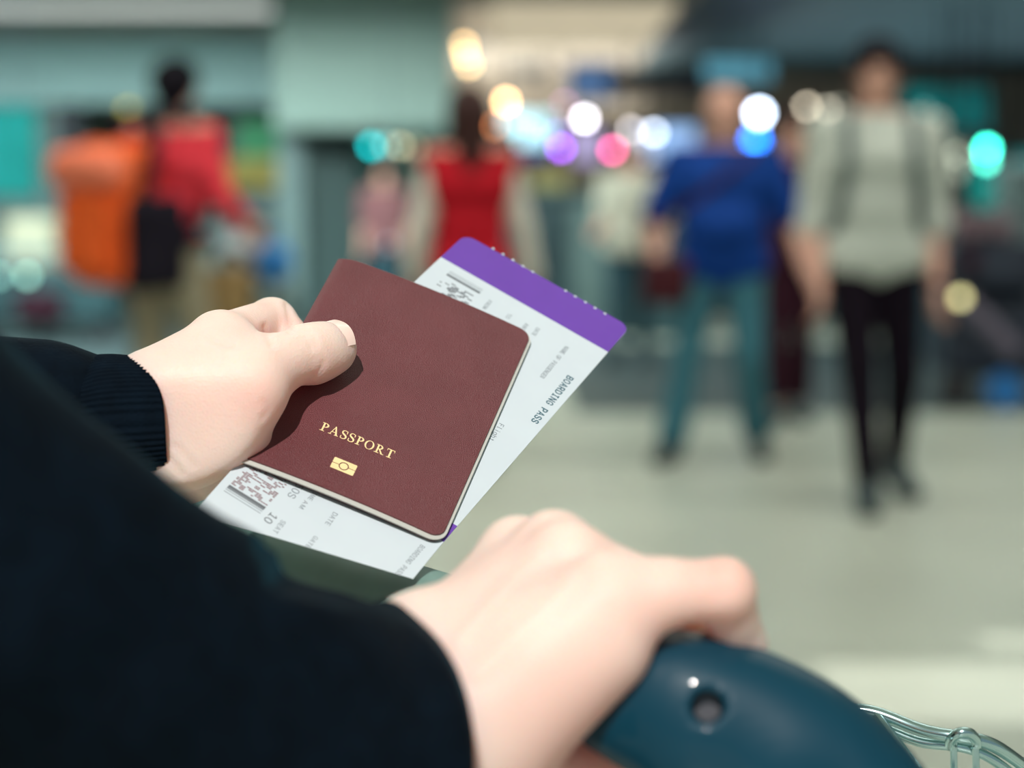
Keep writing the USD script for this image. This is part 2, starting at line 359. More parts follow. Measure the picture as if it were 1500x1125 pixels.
em = em.difference(ring).difference(sbox(-.0077, -.0489, -.0049, -.0486)).difference(sbox(-.0011, -.0489, .0017, -.0486))
obj('gold_emblem', cat_([inplane(slab(q, .00001, .00006), bend_cover) for q in em.geoms]), 'gold_print', cover, smooth=False, label='gold chip symbol printed under the word PASSPORT')

# boarding pass: a long card, its stub beyond a second purple band
TL, TR, BL, BR = V(-.0012, .1096), V(.0805, .0934), V(-.0487, -.0935), V(.0379, -.0817)
CB = (BR - TR) / np.linalg.norm(BR - TR) * .200
def card(s, t):                             # s across 0..1, t along 0..1 -> u, v
    s, t = np.asarray(s, float)[..., None], np.asarray(t, float)[..., None]
    return TL + (TR - TL) * s + CB * t
def bend_card(u, v): return -0.0016 * np.clip((-0.05 - v) / 0.03, 0, 2) ** 2 - 0.0008 * np.clip((v - .05) / .05, 0, 2) ** 2
def oncard(poly, h0=.00003, h1=.00007, size=None, H=-.0042):
    """A flat shape in card coordinates (millimetres across and along, 82 x 200) laid on the card."""
    ms = []
    for q in getattr(poly, 'geoms', [poly]):
        m = slab(q, h0, h1, size); v = np.array(m.vertices)
        uv = card(v[:, 0] / 82, v[:, 1] / 200); ms.append(trimesh.Trimesh(pl(uv[:, 0], uv[:, 1], v[:, 2] + H + bend_card(uv[:, 0], uv[:, 1])), m.faces[:, ::-1], process=False))
    return cat_(ms)
def card_of(px, py):
    """card millimetres (across, along) under a pixel"""
    from scipy.optimize import fsolve
    u = onuv(px, py, -.0042); st = fsolve(lambda x: card(x[0], x[1]) - u, [.5, .5]); return st * (82, 200)
bp = thing('boarding_pass', 'white boarding pass with purple bands sticking out behind the passport', 'boarding pass', PO)
full = rounded(0, 0, 82, 200, 5, False); full = union_all([full.intersection(sbox(0, 0, 82, 120)), Polygon([(0, 100), (82, 100), (82, 180.3), (4.5, 206), (3.0, 165)])])
sheet = obj('card', oncard(full, -.00030, 0, 6), 'paper', bp, smooth=20)
top_band = sbox(0, 0, 82, 21.5).intersection(rounded(0, 0, 82, 200, 5, False))
obj('purple_band', oncard(top_band, .00001, .00005, 6), 'purple_print', sheet, smooth=20, label='broad purple band across the upper end')
b2 = card_of(669.5, 770.5)[1]; b3 = card_of(649.5, 793)[1]
obj('purple_band', oncard(sbox(0, b2, 82, b3), .00001, .00005, 6), 'purple_print', sheet, smooth=20, label='narrow purple band before the stub')
nubs = [Point(card_of(*q) + V(.2, -.45)).buffer(.62, quad_segs=4) for q in ((722, 362), (736.5, 370.5), (751, 379), (765.5, 388), (780, 396.5), (828, 424.5), (842, 433), (857, 441.5), (871, 450), (885.5, 458.5))]
for q in nubs: obj('perforation_nub', oncard(q, -.00028, .00012), 'paper', sheet, smooth=False)
rng = np.random.default_rng(7)
def stacked_bars(x0, y0, x1, y1, solid, m, wide=True):
    """a stacked bar code: rows of dashes and a solid bar along one side"""
    rows, cols = 22, 15; out = []
    dx, dy = (x1 - x0) / cols, (y1 - y0) / rows
    for r in range(rows):
        c = 0
        while c < cols:
            n = int(rng.integers(1, 3))
            if rng.random() < .46: out.append(sbox(x0 + c * dx + .08, y0 + (r + .1) * dy, x0 + min(c + n, cols) * dx - .08, y0 + (r + .8) * dy))
            c += n
    obj('stacked_bar_code', cat_([oncard(q) for q in out]), m, sheet, smooth=False)
    if solid:
        a, b, c, d = solid; obj('solid_bar', oncard(sbox(a, b, c, d)), 'ink_dark', sheet, smooth=False)
        for k in range(3):
            e = b + np.sign(b - (y0 + y1) / 2) * (1.2 + 1.1 * k) + (0 if b > y0 else d - b) ; obj('thin_bar', oncard(sbox(a, e, c, e + .28)), 'ink_grey', sheet, smooth=False)
k1, k2 = card_of(656, 400), card_of(704, 428)
stacked_bars(k1[0], k1[1] + 4, k2[0], k1[1] + 22, (k1[0], k1[1], k2[0], k1[1] + 1.3), 'ink_dark')
j1, j2 = card_of(372, 676), card_of(383, 741)
stacked_bars(j1[0] - .5, j2[1] - 19, j1[0] + 15.5, j2[1] - 2.2, (j1[0] - .5, j2[1] - 1.6, j1[0] + 15.5, j2[1] + .2), 'ink_brown')
def print_text(text, p0, p1, cap, m, label=None, bold=False):
    """Letters from pixel p0 to pixel p1 along the card's long side, tops towards its right edge; cap in millimetres."""
    a, b = card_of(*p0), card_of(*p1); n = len(text); d = (b - a); Lg = np.linalg.norm(d); d /= Lg; pitch = Lg / n; up = V(d[1], -d[0])
    ms = []
    for i, c in enumerate(text):
        if c == ' ': continue
        g = meshkit.text_mesh(c, 1.0, .05, bold=bold); v = np.array(g.vertices); w = np.ptp(v[:, 0]); k = min(1.0 * cap, pitch * .82 / max(w, .2)) if c not in 'I1' else cap * .9
        x = (v[:, 0] - v[:, 0].mean() if False else v[:, 0] - (v[:, 0].min() + w / 2)) * k + pitch * (i + .5); y = v[:, 1] * cap
        q = a + x[:, None] * d + y[:, None] * up
        uv = card(q[:, 0] / 82, q[:, 1] / 200)
        ms.append(trimesh.Trimesh(pl(uv[:, 0], uv[:, 1], np.where(v[:, 2] > .02, .00008, .00003) - .0042 + bend_card(uv[:, 0], uv[:, 1])), g.faces, process=False))
    obj('printed_text', cat_(ms), m, sheet, smooth=False, label=label or f'printed words {text}')
print_text('BOARDING PASS', (832, 549), (777, 617), 2.9, 'ink_teal', bold=True)
print_text('NAME OF PASSENGER', (828, 506), (790, 552), 2.0, 'ink_grey')
print_text('Flight', (732, 619), (715, 644), 2.2, 'ink_grey')
print_text('FROM', (716, 438), (706, 451), 1.8, 'ink_grey', 'faint small print FROM')
print_text('TO', (745, 458), (740, 465), 1.8, 'ink_grey', 'faint small print TO')
print_text('AM', (770, 472), (764, 480), 1.8, 'ink_grey', 'faint small print AM')
print_text('DATE', (786, 479), (778, 490), 1.8, 'ink_grey', 'faint small print DATE')
print_text('BOARDING PASS', (617, 796), (580, 836), 2.0, 'ink_grey', 'faint printed words BOARDING PASS on the stub')
print_text('50S', (436, 706), (420, 725), 3.0, 'ink_grey')
print_text('10', (399, 746), (386, 757), 3.2, 'ink_dark')
print_text('SEAT', (414, 757), (400, 773), 2.0, 'ink_grey')
print_text('DATE', (489, 748), (476, 765), 2.0, 'ink_grey', 'faint small print DATE on the stub')
print_text('AM', (447, 730), (438, 742), 1.8, 'ink_grey', 'faint small print AM on the stub')
print_text('TIME', (463, 715), (450, 730), 1.8, 'ink_grey', 'faint small print TIME on the stub')
print_text('GATE', (462, 780), (448, 795), 1.8, 'ink_grey', 'faint small print GATE on the stub')

# ------------------------------------------------------------------ people
ALL = []
class Human:
    """Joints of a standing or walking figure in world space. Local frame: y forward, x to the figure's right."""
    def __init__(s, loc, yaw, H, armR, armL, footR=(.09, 0), footL=(-.09, 0), lean=0.0, broad=1.0, belly=0.0, headturn=0.0, liftR=0.0, liftL=0.0):
        a = math.radians(yaw); s.c, s.s = math.cos(a), math.sin(a); s.loc = np.array([*loc[:2], 0.0]); s.H = H; s.b = broad; s.belly = belly
        w = s.w; k = H
        s.lean = lean
        s.hip = [w(x * .052 * k * broad, 0, .515 * k) for x in (1, -1)]
        s.knee, s.ankle, s.toe, s.heel = [], [], [], []
        for i, (fx, fy) in enumerate((footR, footL)):
            sg = 1 if i == 0 else -1; lift = (liftR, liftL)[i]
            an = V(fx, fy, .047 * k + lift); hp = V(sg * .052 * k * broad, 0, .515 * k)
            L1, L2 = .235 * k, .24 * k; d = an - hp; dd = min(np.linalg.norm(d), L1 + L2 - 1e-3); d /= np.linalg.norm(d)
            m = (L1 * L1 - L2 * L2 + dd * dd) / (2 * dd); hgt = math.sqrt(max(L1 * L1 - m * m, 0)); pv = V(0, 1, 0) - d * d[1]; pv /= np.linalg.norm(pv)
            s.knee.append(w(*(hp + d * m + pv * hgt))); s.ankle.append(w(*an))
            tilt = .35 * lift * 4
            s.toe.append(w(fx * 1.1 + sg * .012 * k, fy + .105 * k, .018 * k + max(lift - .10, 0))); s.heel.append(w(fx, fy - .025 * k, .022 * k + lift))
        L = lambda z: lean * (z - .5) * 2 * k
        s.sh = [w(x * .105 * k * broad, L(.81), .812 * k) for x in (1, -1)]
        s.el = [w(*a_[0]) for a_ in (armR, armL)]; s.wr = [w(*a_[1]) for a_ in (armR, armL)]
        s.neck = w(0, L(.84) - .005 * k, .835 * k); s.head = w(0, L(.93) + .005 * k, .932 * k)
        t = math.radians(headturn); s.hf = s.d(-math.sin(t), math.cos(t), 0); s.hr = s.d(math.cos(t), math.sin(t), 0)
        s.L = L
    def w(s, x, y, z): return s.loc + V(x * s.c - y * s.s, x * s.s + y * s.c, z)
    def d(s, x, y, z): return V(x * s.c - y * s.s, x * s.s + y * s.c, z)
    def field(s, h, lo=None, hi=None, pad=.06):
        P = np.array(s.hip + s.knee + s.ankle + s.toe + s.heel + s.sh + s.el + s.wr + [s.head]); r = .12 * s.H
        a, b = P.min(0) - r, P.max(0) + r
        a[2], b[2] = max(a[2], -.02), s.H + .03
        if lo is not None: a[2] = lo * s.H
        if hi is not None: b[2] = hi * s.H
        return Field(a, b, h)
    def torso(s, f, g=0.0, k=.05):
        H = s.H; w, L, b = s.w, s.L, s.b
        kk = k * H / 1.7 * 1.2
        f.chain([w(-.055 * H * b, L(.74), .745 * H), w(.055 * H * b, L(.74), .745 * H)], .064 * H * b ** .5 + g, kk)
        f.chain([w(-.035 * H * b, L(.64) + s.belly * .4, .64 * H), w(.035 * H * b, L(.64) + s.belly * .4, .64 * H)], .060 * H * b + g, kk)
        if s.belly: f.chain([w(-.02 * H, L(.64) + s.belly, .63 * H), w(.02 * H, L(.64) + s.belly, .63 * H)], .062 * H + g, kk)
        f.chain([w(-.045 * H * b, 0, .54 * H), w(.045 * H * b, 0, .54 * H)], .064 * H * b ** .5 + g, kk)
        f.chain([s.sh[0], w(0, L(.82), .825 * H), s.sh[1]], [.034 * H + g, .036 * H + g, .034 * H + g], kk)
        return f
    def arms(s, f, g=0.0, upto=2.0, k=.03, taper=0.0):
        """upto: 1 = to the elbow, 2 = to the wrist, 0.6 = a short sleeve"""
        H = s.H
        for i in (0, 1):
            a, e, w_ = s.sh[i], s.el[i], s.wr[i]
            if upto <= 1: f.chain([a, a + (e - a) * upto], [.031 * H + g, (.031 - .006 * upto) * H + g + taper], k, .01)
            else: f.chain([a, e, e + (w_ - e) * (upto - 1)], [.031 * H + g, .024 * H + g, (.024 - .008 * (upto - 1)) * H + g + taper], k, .01)
        return f
    def legs(s, f, g=0.0, upto=2.0, k=.03, flare=0.0):
        H = s.H
        for i in (0, 1):
            a, e, w_ = s.hip[i], s.knee[i], s.ankle[i]
            f.chain([a, e, e + (w_ - e) * (upto - 1)], [.052 * H + g, .034 * H + g, (.034 - .012 * (upto - 1)) * H + g + flare], k, .015)
        return f
    def hand(s, f, i):
        H = s.H; w_ = s.wr[i]; d = (s.wr[i] - s.el[i]); d /= np.linalg.norm(d)
        fw = s.d(0, 1, 0); fw = fw - d * (d @ fw)
        if np.linalg.norm(fw) < .2: fw = s.d(1, 0, 0) - d * (d @ s.d(1, 0, 0))
        fw /= np.linalg.norm(fw); n = np.cross(d, fw) * (1 if i == 0 else -1)     # fw: towards the thumb, n: towards the palm
        kn = w_ + d * .052 * H
        f.chain([w_, w_ + d * .012 * H], [.016 * H, .015 * H], .015)
        f.chain([w_ + d * .012 * H + fw * .010 * H, kn + fw * .014 * H], .010 * H, .01); f.chain([w_ + d * .012 * H - fw * .010 * H, kn - fw * .014 * H], .010 * H, .01)
        for q, (o, l) in enumerate(((.018, .042), (.006, .047), (-.006, .044), (-.017, .034))):
            p0 = kn + fw * o * H; p1 = p0 + (d * .9 + n * .3) * l * .5 * H; p2 = p1 + (d * .65 + n * .7) * l * .5 * H
            f.chain([p0, p1, p2], [.0056 * H, .0052 * H, .0045 * H], .003, .002)
        p0 = w_ + d * .02 * H + fw * .014 * H; p1 = p0 + (d * .7 + fw * .6) * .026 * H; f.chain([p0, p1, p1 + (d + fw * .1 + n * .2) * .025 * H], [.008 * H, .0065 * H, .0055 * H], .006, .003)
    def skull(s, f, k=.02):
        H, c, fr, r = s.H, s.head, s.hf, s.hr; u = V(0, 0, 1)
        f.chain([s.neck - u * .03 * H, c - u * .03 * H], [.034 * H, .031 * H], .02)
        f.chain([c + u * .016 * H - fr * .012 * H, c + u * .018 * H + fr * .012 * H], .048 * H, .01)
        f.chain([c - u * .020 * H + fr * .020 * H], .036 * H, .03)
        f.chain([c - u * .048 * H + fr * .034 * H], .017 * H, .03)                              # chin
        f.chain([c + u * .004 * H + fr * .056 * H, c - u * .014 * H + fr * .064 * H], [.004 * H, .0075 * H], .008)    # nose
        for g in (-1, 1):
            f.carve([c + u * .004 * H + fr * .060 * H + r * g * .019 * H], .0085 * H, .006)    # eye sockets
            f.chain([c + u * .013 * H + fr * .049 * H + r * g * .010 * H, c + u * .013 * H + fr * .043 * H + r * g * .028 * H], .0055 * H, .006)
            f.chain([c + u * .008 * H + r * g * .049 * H, c - u * .016 * H + r * g * .047 * H + fr * .004 * H], [.009 * H, .006 * H], .003)    # ears
        f.chain([c - u * .030 * H + fr * .049 * H - r * .011 * H, c - u * .030 * H + fr * .049 * H + r * .011 * H], .005 * H, .004)            # lips
    def body(s, h=.0075):
        f = s.field(h); s.torso(f); s.arms(f); s.legs(f); s.skull(f); s.hand(f, 0); s.hand(f, 1)
        for i in (0, 1): f.chain([s.heel[i], s.ankle[i], s.toe[i]], [.018 * s.H, .022 * s.H, .014 * s.H], .02, .01)
        return f.mesh()
def dress(p, hu, bd_, cloth, shirt, trousers, shoes, hair, sleeve=.65, shirt_low=.50, hair_style='short', trouser_len=1.9, flare=0.0, face=True, neck=.838, loose=.012, h=.0095):
    H = hu.H; up = V(0, 0, 1)
    f = hu.field(h, .40, .90); hu.torso(f, loose); hu.arms(f, loose, sleeve, taper=.006); f.clip(hu.w(0, hu.L(neck), neck * H), up + .25 * hu.d(0, 1, 0) * -1, .004)
    if shirt_low: f.clip(V(0, 0, shirt_low * H), -up, .004)
    f.rough(.004, 9, 3); obj(cloth, f.mesh(), shirt, p, smooth=True)
    f = hu.field(h, 0.02, .60); hu.legs(f, .010, trouser_len, flare=flare)
    f.chain([hu.w(-.045 * H * hu.b, 0, .54 * H), hu.w(.045 * H * hu.b, 0, .54 * H)], .064 * H * hu.b ** .5 + .006, .05)
    f.clip(V(0, 0, .575 * H), up, .004).rough(.004, 9, 5); obj('trousers', f.mesh(), trousers, p, smooth=True)
    for i in (0, 1):
        P = np.array([hu.heel[i], hu.toe[i], hu.ankle[i]]); f = Field(P.min(0) - .08, P.max(0) + .08, .007)
        f.chain([hu.heel[i], hu.ankle[i] - up * .008 * H, hu.toe[i]], [.026 * H, .029 * H, .022 * H], .02, .02); f.chain([hu.heel[i], hu.toe[i]], [.022 * H, .021 * H], .02)
        f.clip(V(0, 0, P[:2, 2].min() - .017 * H), -up, .003); obj('shoe', f.mesh(), shoes, p, smooth=True)
    c, fr, r = hu.head, hu.hf, hu.hr
    f = Field(c - .26 * H, c + .10 * H, .007)
    f.chain([c + up * .018 * H - fr * .014 * H, c + up * .024 * H + fr * .012 * H], .058 * H, .01)
    if hair_style == 'balding':
        f = Field(c - .12 * H, c + .10 * H, .007)
        for g in (-1, 1): f.chain([c + r * g * .042 * H + up * .012 * H, c + r * g * .02 * H - fr * .04 * H + up * .006 * H], .016 * H, .01)
    elif hair_style == 'long':
        f.chain([c - fr * .03 * H, c - fr * .035 * H - up * .13 * H], [.048 * H, .040 * H], .03)
        for g in (-1, 1): f.chain([c + r * g * .036 * H - fr * .01 * H, c + r * g * .044 * H - up * .11 * H], [.024 * H, .018 * H], .02)
    else: f.chain([c - fr * .028 * H, c - fr * .032 * H - up * .03 * H], [.044 * H, .033 * H], .02)
    if hair_style != 'balding':
        f.carve([c + fr * .074 * H - up * .032 * H], .056 * H, .006)
        f.carve([c + fr * .05 * H - up * .07 * H], .05 * H, .006)
    f.rough(.003, 40, 9, 2); obj('hair', f.mesh(), hair, bd_, smooth=True)
    if face:
        e = [trimesh.creation.icosphere(2, .0075 * H) for _ in range(2)]
        for g, m in zip((-1, 1), e): m.apply_translation(c + up * .004 * H + fr * .0475 * H + r * g * .019 * H); obj('eye', m, 'hair_black', bd_, smooth=True)
def backdrop_person(label, px, y, yaw, H, group=None, **kw):
    hk = {k: kw.pop(k) for k in list(kw) if k in ('armR', 'armL', 'footR', 'footL', 'lean', 'broad', 'belly', 'headturn', 'liftR', 'liftL')}
    X = aty(px, 300, y)[0]
    hu = Human((X, y), yaw, H, **hk)
    p = thing('person', label, 'person', (X, y, 0), group)
    bd_ = obj('body', hu.body(), kw.pop('skin', 'skin_far'), p, smooth=True)
    dress(p, hu, bd_, **kw); ALL.append(hu); return hu, p
def hang(H, out=.02, fwd=.0, bend=.05, b=1.0):
    """an arm hanging at the side: (elbow, wrist) for right and left"""
    x = .105 * H * b
    return [((s * (x + out), fwd, .645 * H), (s * (x + out * 1.3), fwd + bend, .50 * H)) for s in (1, -1)]
mat('red_shirt', (0.72, 0.045, 0.065), 0.8, specular_ior_level=0.12); mat('khaki', (0.33, 0.29, 0.20), 0.85, specular_ior_level=0.12); mat('shoe_dark', (0.01, 0.025, 0.03), 0.6); mat('red_vest', (0.38, 0.006, 0.014), 0.8, specular_ior_level=0.12)
mat('cream_cloth', (0.55, 0.52, 0.45), 0.85, specular_ior_level=0.12); mat('pink_cloth', (0.14, 0.06, 0.065), 0.85, specular_ior_level=0.12); mat('blue_shirt', (0.003, 0.035, 0.20), 0.75, specular_ior_level=0.12); mat('jeans', (0.045, 0.15, 0.19), 0.85, specular_ior_level=0.12)
mat('maroon_cloth', (0.022, 0.004, 0.010), 0.8, specular_ior_level=0.12); mat('black_trousers', (0.005, 0.002, 0.006), 0.85, specular_ior_level=0.12); mat('beige_cloth', (0.42, 0.40, 0.33), 0.85, specular_ior_level=0.12); mat('slate_cloth', (0.02, 0.05, 0.065), 0.85, specular_ior_level=0.12)
mat('orange_pack', (0.72, 0.10, 0.018), 0.7, specular_ior_level=0.12); mat('orange_light', (0.80, 0.20, 0.11), 0.7, specular_ior_level=0.12); mat('black_pack', (0.008, 0.006, 0.012), 0.7, specular_ior_level=0.12); mat('grey_strap', (0.07, 0.10, 0.10), 0.8, specular_ior_level=0.12); mat('brown_bag', (0.045, 0.008, 0.012), 0.6, specular_ior_level=0.12)
# grey shirt with fine horizontal stripes
M['striped_shirt'] = usdkit.material(stage, '/World/Looks/striped_shirt', {'g': ('geometry', {}), 'w': ('wave_texture', {'wave_type': 'bands', 'bands_direction': 'z', 'scale': 9.0}),
    'r': ('rgb_ramp', {'ramp': [(0.35, (0.52, 0.55, 0.48)), (0.6, (0.42, 0.45, 0.40))]}), 'p': ('principled_bsdf', {'roughness': 0.85})},
    [('g.position', 'w.vector'), ('w.fac', 'r.fac'), ('r.color', 'p.base_color')], surface='p.BSDF')

# backpacker seen from behind, pushing a trolley to the right
H = 1.75; aR, aL = hang(H)
hu1, p1 = backdrop_person('person in a red shirt and khaki trousers with a big orange backpack, walking away', 240, 8.6, -30, H,
    armR=((.27, .06, 1.16), (.20, .31, 1.04)), armL=((-.26, .05, 1.15), (-.18, .30, 1.04)), footR=(.09, .22), footL=(-.09, -.22), liftL=.05, lean=.05, headturn=22,
    cloth='shirt', shirt='red_shirt', trousers='khaki', shoes='shoe_dark', hair='hair_black', sleeve=1.75, shirt_low=.49)
def puff(f, c, s, r, R=np.eye(3), k=.02):
    """rounded block of half sizes s, edge radius r, turned by R"""
    g = f.points() - c; q = np.abs(g @ R.T) - (np.array(s) - r)
    d = np.linalg.norm(np.maximum(q, 0), axis=-1) + np.minimum(q.max(-1), 0) - r
    f.f = smin(f.f, d.astype(np.float32), k); return f
def block(c, s, r, R=np.eye(3), h=.012, amp=.0, seed=1):
    L = np.linalg.norm(s) + .05; f = Field(np.array(c) - L, np.array(c) + L, h); puff(f, np.array(c), s, r, R)
    if amp: f.rough(amp, 12, seed)
    return f.mesh()
def frame(hu): return np.stack([hu.d(1, 0, 0), hu.d(0, 1, 0), V(0, 0, 1)])
R1 = frame(hu1); W1 = hu1.w
pk = thing('backpack', 'big orange hiking backpack with black pockets on the back of the person in red', 'backpack', W1(0, -.3, 1.1))
obj('pack_body', block(W1(-.02, -.30, 1.09), (.17, .13, .30), .08, R1, amp=.012), 'orange_pack', pk, smooth=True)
obj('pack_lid', block(W1(-.03, -.37, 1.28), (.17, .17, .085), .07, R1, amp=.008), 'orange_light', pk, smooth=True, label='lighter orange lid pocket')
obj('front_pocket', block(W1(-.03, -.46, 1.02), (.12, .06, .17), .05, R1, amp=.008), 'orange_pack', pk, smooth=True)
obj('side_pocket', block(W1(.16, -.25, .97), (.07, .15, .20), .05, R1, amp=.01), 'black_pack', pk, smooth=True, label='black side pocket')
obj('side_pocket', block(W1(-.20, -.27, .98), (.05, .11, .12), .04, R1), 'black_pack', pk, smooth=True, label='black side pocket')
for s_ in (1, -1):
    obj('shoulder_strap', tube(spline([W1(s_ * .08, -.20, 1.40), W1(s_ * .11, -.05, 1.515), W1(s_ * .125, .09, 1.44), W1(s_ * .14, .14, 1.28), W1(s_ * .17, .05, 1.10), W1(s_ * .15, -.17, .98)], 24), .028, 10), 'black_pack', pk, smooth=True, label='black shoulder strap')
obj('compression_strap', tube(spline([W1(.09, -.16, 1.48), W1(.15, -.24, 1.36), W1(.17, -.31, 1.22), W1(.20, -.30, 1.08)], 16), .030, 10), 'black_pack', pk, smooth=True, label='black strap down the side of the pack')
obj('hip_belt', tube(spline([W1(.15, -.17, .95), W1(.20, 0, .97), W1(.14, .14, .97), W1(0, .17, .97), W1(-.14, .14, .97), W1(-.20, 0, .97), W1(-.15, -.17, .95)], 30), .03, 8), 'black_pack', pk, smooth=True, label='black hip belt')

# woman with a red vest over cream sleeves
H = 1.62
hu2, p2 = backdrop_person('person in a red vest over cream sleeves with dark hair, standing behind the boarding pass', 688, 8.4, 8, H,
    armR=((.225, -.01, 1.03), (.275, .04, .80)), armL=((-.215, -.01, 1.03), (-.235, .05, .80)), footR=(.08, .03), footL=(-.08, -.02), broad=.86,
    cloth='blouse', shirt='cream_cloth', trousers='cream_cloth', shoes='shoe_dark', hair='hair_brown', sleeve=1.9, hair_style='long')
f = hu2.field(.0095, .42, .90); hu2.torso(f, .022); f.clip(V(0, 0, .45 * H), -V(0, 0, 1)); f.clip(hu2.w(0, 0, .835 * H), V(0, 0, 1)); obj('vest', f.mesh(), 'red_vest', p2, smooth=True)
# far person in pink
H = 1.5; aR, aL = hang(H, .03)
backdrop_person('distant person in a pink top with short black hair, beside the grey pillar', 565, 17.5, 170, H, armR=aR, armL=aL, h=.012,
    cloth='top', shirt='pink_cloth', trousers='slate_cloth', shoes='shoe_dark', hair='hair_black', sleeve=.9, shirt_low=.45, loose=.03)
# man in a blue T-shirt
H = 1.64
hu4, p4 = backdrop_person('balding person in a blue T-shirt and jeans carrying a dark red bag', 1060, 8.7, 172, H, belly=.05, broad=1.06,
    armR=((.30, .02, 1.06), (.29, .12, .86)), armL=((-.30, .0, 1.05), (-.36, .08, .86)), footR=(.22, .05), footL=(-.15, -.12), liftL=.03, headturn=12,
    cloth='shirt', shirt='blue_shirt', trousers='jeans', shoes='shoe_dark', hair='hair_grey_brown', sleeve=.85, shirt_low=.47, hair_style='balding', loose=.024, flare=.024)
c = hu4.wr[0] + V(.04, -.08, -.06)
bg = thing('shoulder_bag', 'dark red bag at the hip of the person in blue', 'bag', c)
obj('bag_body', block(c, (.10, .06, .10), .03, frame(hu4), amp=.005), 'brown_bag', bg, smooth=True)
obj('bag_strap', tube(spline([c + V(-.07, 0, .08), c + V(-.10, 0, .25), hu4.wr[0] + V(0, 0, .20), hu4.sh[1] * .4 + hu4.sh[0] * .6 + V(0, -.17, -.1), hu4.sh[1] + V(-.03, 0, .05)], 30), .012, 8), 'brown_bag', bg, smooth=True)
# dark-clad woman behind them
H = 1.60; aR, aL = hang(H, .0)
hu5, p5 = backdrop_person('person in dark maroon clothes with long dark hair, behind the person in blue', 1158, 10.2, 175, H, armR=aR, armL=aL, footR=(.07, .1), footL=(-.05, -.1),
    cloth='jacket', shirt='maroon_cloth', trousers='maroon_cloth', shoes='shoe_dark', hair='hair_brown', sleeve=1.9, shirt_low=.42, hair_style='long', trouser_len=1.75, flare=.02)
# man in the grey striped shirt
H = 1.74
hu6, p6 = backdrop_person('dark-haired person in a grey striped shirt and black trousers, walking towards the camera', 1281, 7.55, 180, H, broad=1.0,
    armR=((.225, -.02, 1.09), (.225, .10, .83)), armL=((-.225, -.02, 1.09), (-.225, .07, .82)), footR=(.055, .26), footL=(-.12, -.14), liftL=.04, headturn=-6,
    cloth='shirt', shirt='striped_shirt', trousers='black_trousers', shoes='shoe_dark', hair='hair_black', sleeve=1.12, shirt_low=.475, loose=.022, trouser_len=1.97)
W6 = hu6.w
pk = thing('backpack', 'dark grey backpack worn by the person in the striped shirt', 'backpack', W6(0, -.25, 1.2))
obj('pack_body', block(W6(0, -.24, 1.20), (.15, .08, .22), .06, frame(hu6), amp=.006), 'grey_strap', pk, smooth=True)
for s_ in (1, -1):
    obj('shoulder_strap', tube(spline([W6(s_ * .10, -.16, 1.38), W6(s_ * .115, -.03, 1.485), W6(s_ * .12, .09, 1.43), W6(s_ * .13, .155, 1.27), W6(s_ * .16, .10, 1.08), W6(s_ * .17, -.12, 1.0)], 24), .022, 10), 'grey_strap', pk, smooth=True)
obj('wrist_band', tube([hu6.wr[1] * 1.0 + V(0, 0, .02), hu6.wr[1] + V(0, 0, -.01)], .036, 14), 'black_pack', p6, smooth=True, label='dark watch band')
# pale figure far off
H = 1.58; aR, aL = hang(H, .03)
backdrop_person('distant person in a beige top and slate trousers, left of the person in blue', 925, 14.0, 160, H, armR=((.20, .0, 1.0), (.18, .2, .95)), armL=((-.24, .0, 1.0), (-.26, .14, .84)), h=.012,
    cloth='top', shirt='beige_cloth', trousers='slate_cloth', shoes='shoe_dark', hair='hair_grey_brown', sleeve=.7, shirt_low=.49, loose=.03, footR=(.08, .1), footL=(-.08, -.1))

# ------------------------------------------------------------------ the traveller in the foreground
tr = thing('person', 'person in a dark navy knit jacket holding a passport and pushing a luggage trolley', 'person', (-.50, .55, 0))
TH = 1.62
# right wrist and elbow of this figure are the ones near the camera
j = at
wrN, elN = at(640, 1075, .60), at(-250, 690, .50)
wrF, elF = on(215, 615, -.02), on(-330, 640, -.05)
yaw = math.degrees(math.atan2(.37, .93)) - 90
hc = V(-.475, .54, 0)
ht = Human(hc, yaw, TH, armR=((.3, 0, 1), (.3, .2, 1)), armL=((-.3, 0, 1), (-.3, .2, 1)), footR=(.09, .15), footL=(-.09, -.1), headturn=-20)
ht.el, ht.wr = [elN, elF], [wrN, wrF]
ft = ht.field(.009); ht.torso(ft); ht.arms(ft, -.014, 1.8); ht.legs(ft); ht.skull(ft)
for i in (0, 1): ft.chain([ht.heel[i], ht.ankle[i], ht.toe[i]], [.018 * TH, .022 * TH, .014 * TH], .02, .01)
coarse = ft.mesh()

# left hand: thumb over the passport, fingers curled behind it
f = Field(np.minimum(on(30, 760, -.09), on(540, 380, .05)) - .03, np.maximum(on(30, 400, .06), on(560, 760, -.09)) + .03, .00115)
PX = lambda *rows: [on(*r) for r in rows]
f.chain(PX((60, 612, -.020), (212, 618, -.012)), [.0175, .0175], .006); f.chain(PX((60, 630, -.034), (218, 632, -.030)), [.0185, .0175], .02)
f.chain(PX((230, 617, -.013), (270, 580, -.012), (322, 504, -.002)), [.0178, .0180, .0118], .016, .008)       # index metacarpal
f.chain(PX((244, 620, -.024), (330, 545, -.020)), [.017, .0125], .014)
f.chain(PX((242, 630, -.034), (320, 588, -.034)), [.017, .0120], .014)
f.chain(PX((238, 640, -.044), (303, 628, -.044)), [.016, .0110], .014)
f.chain(PX((268, 680, -.036), (322, 676, -.046)), [.0155, .0125], .014)                                             # ulnar side of the palm
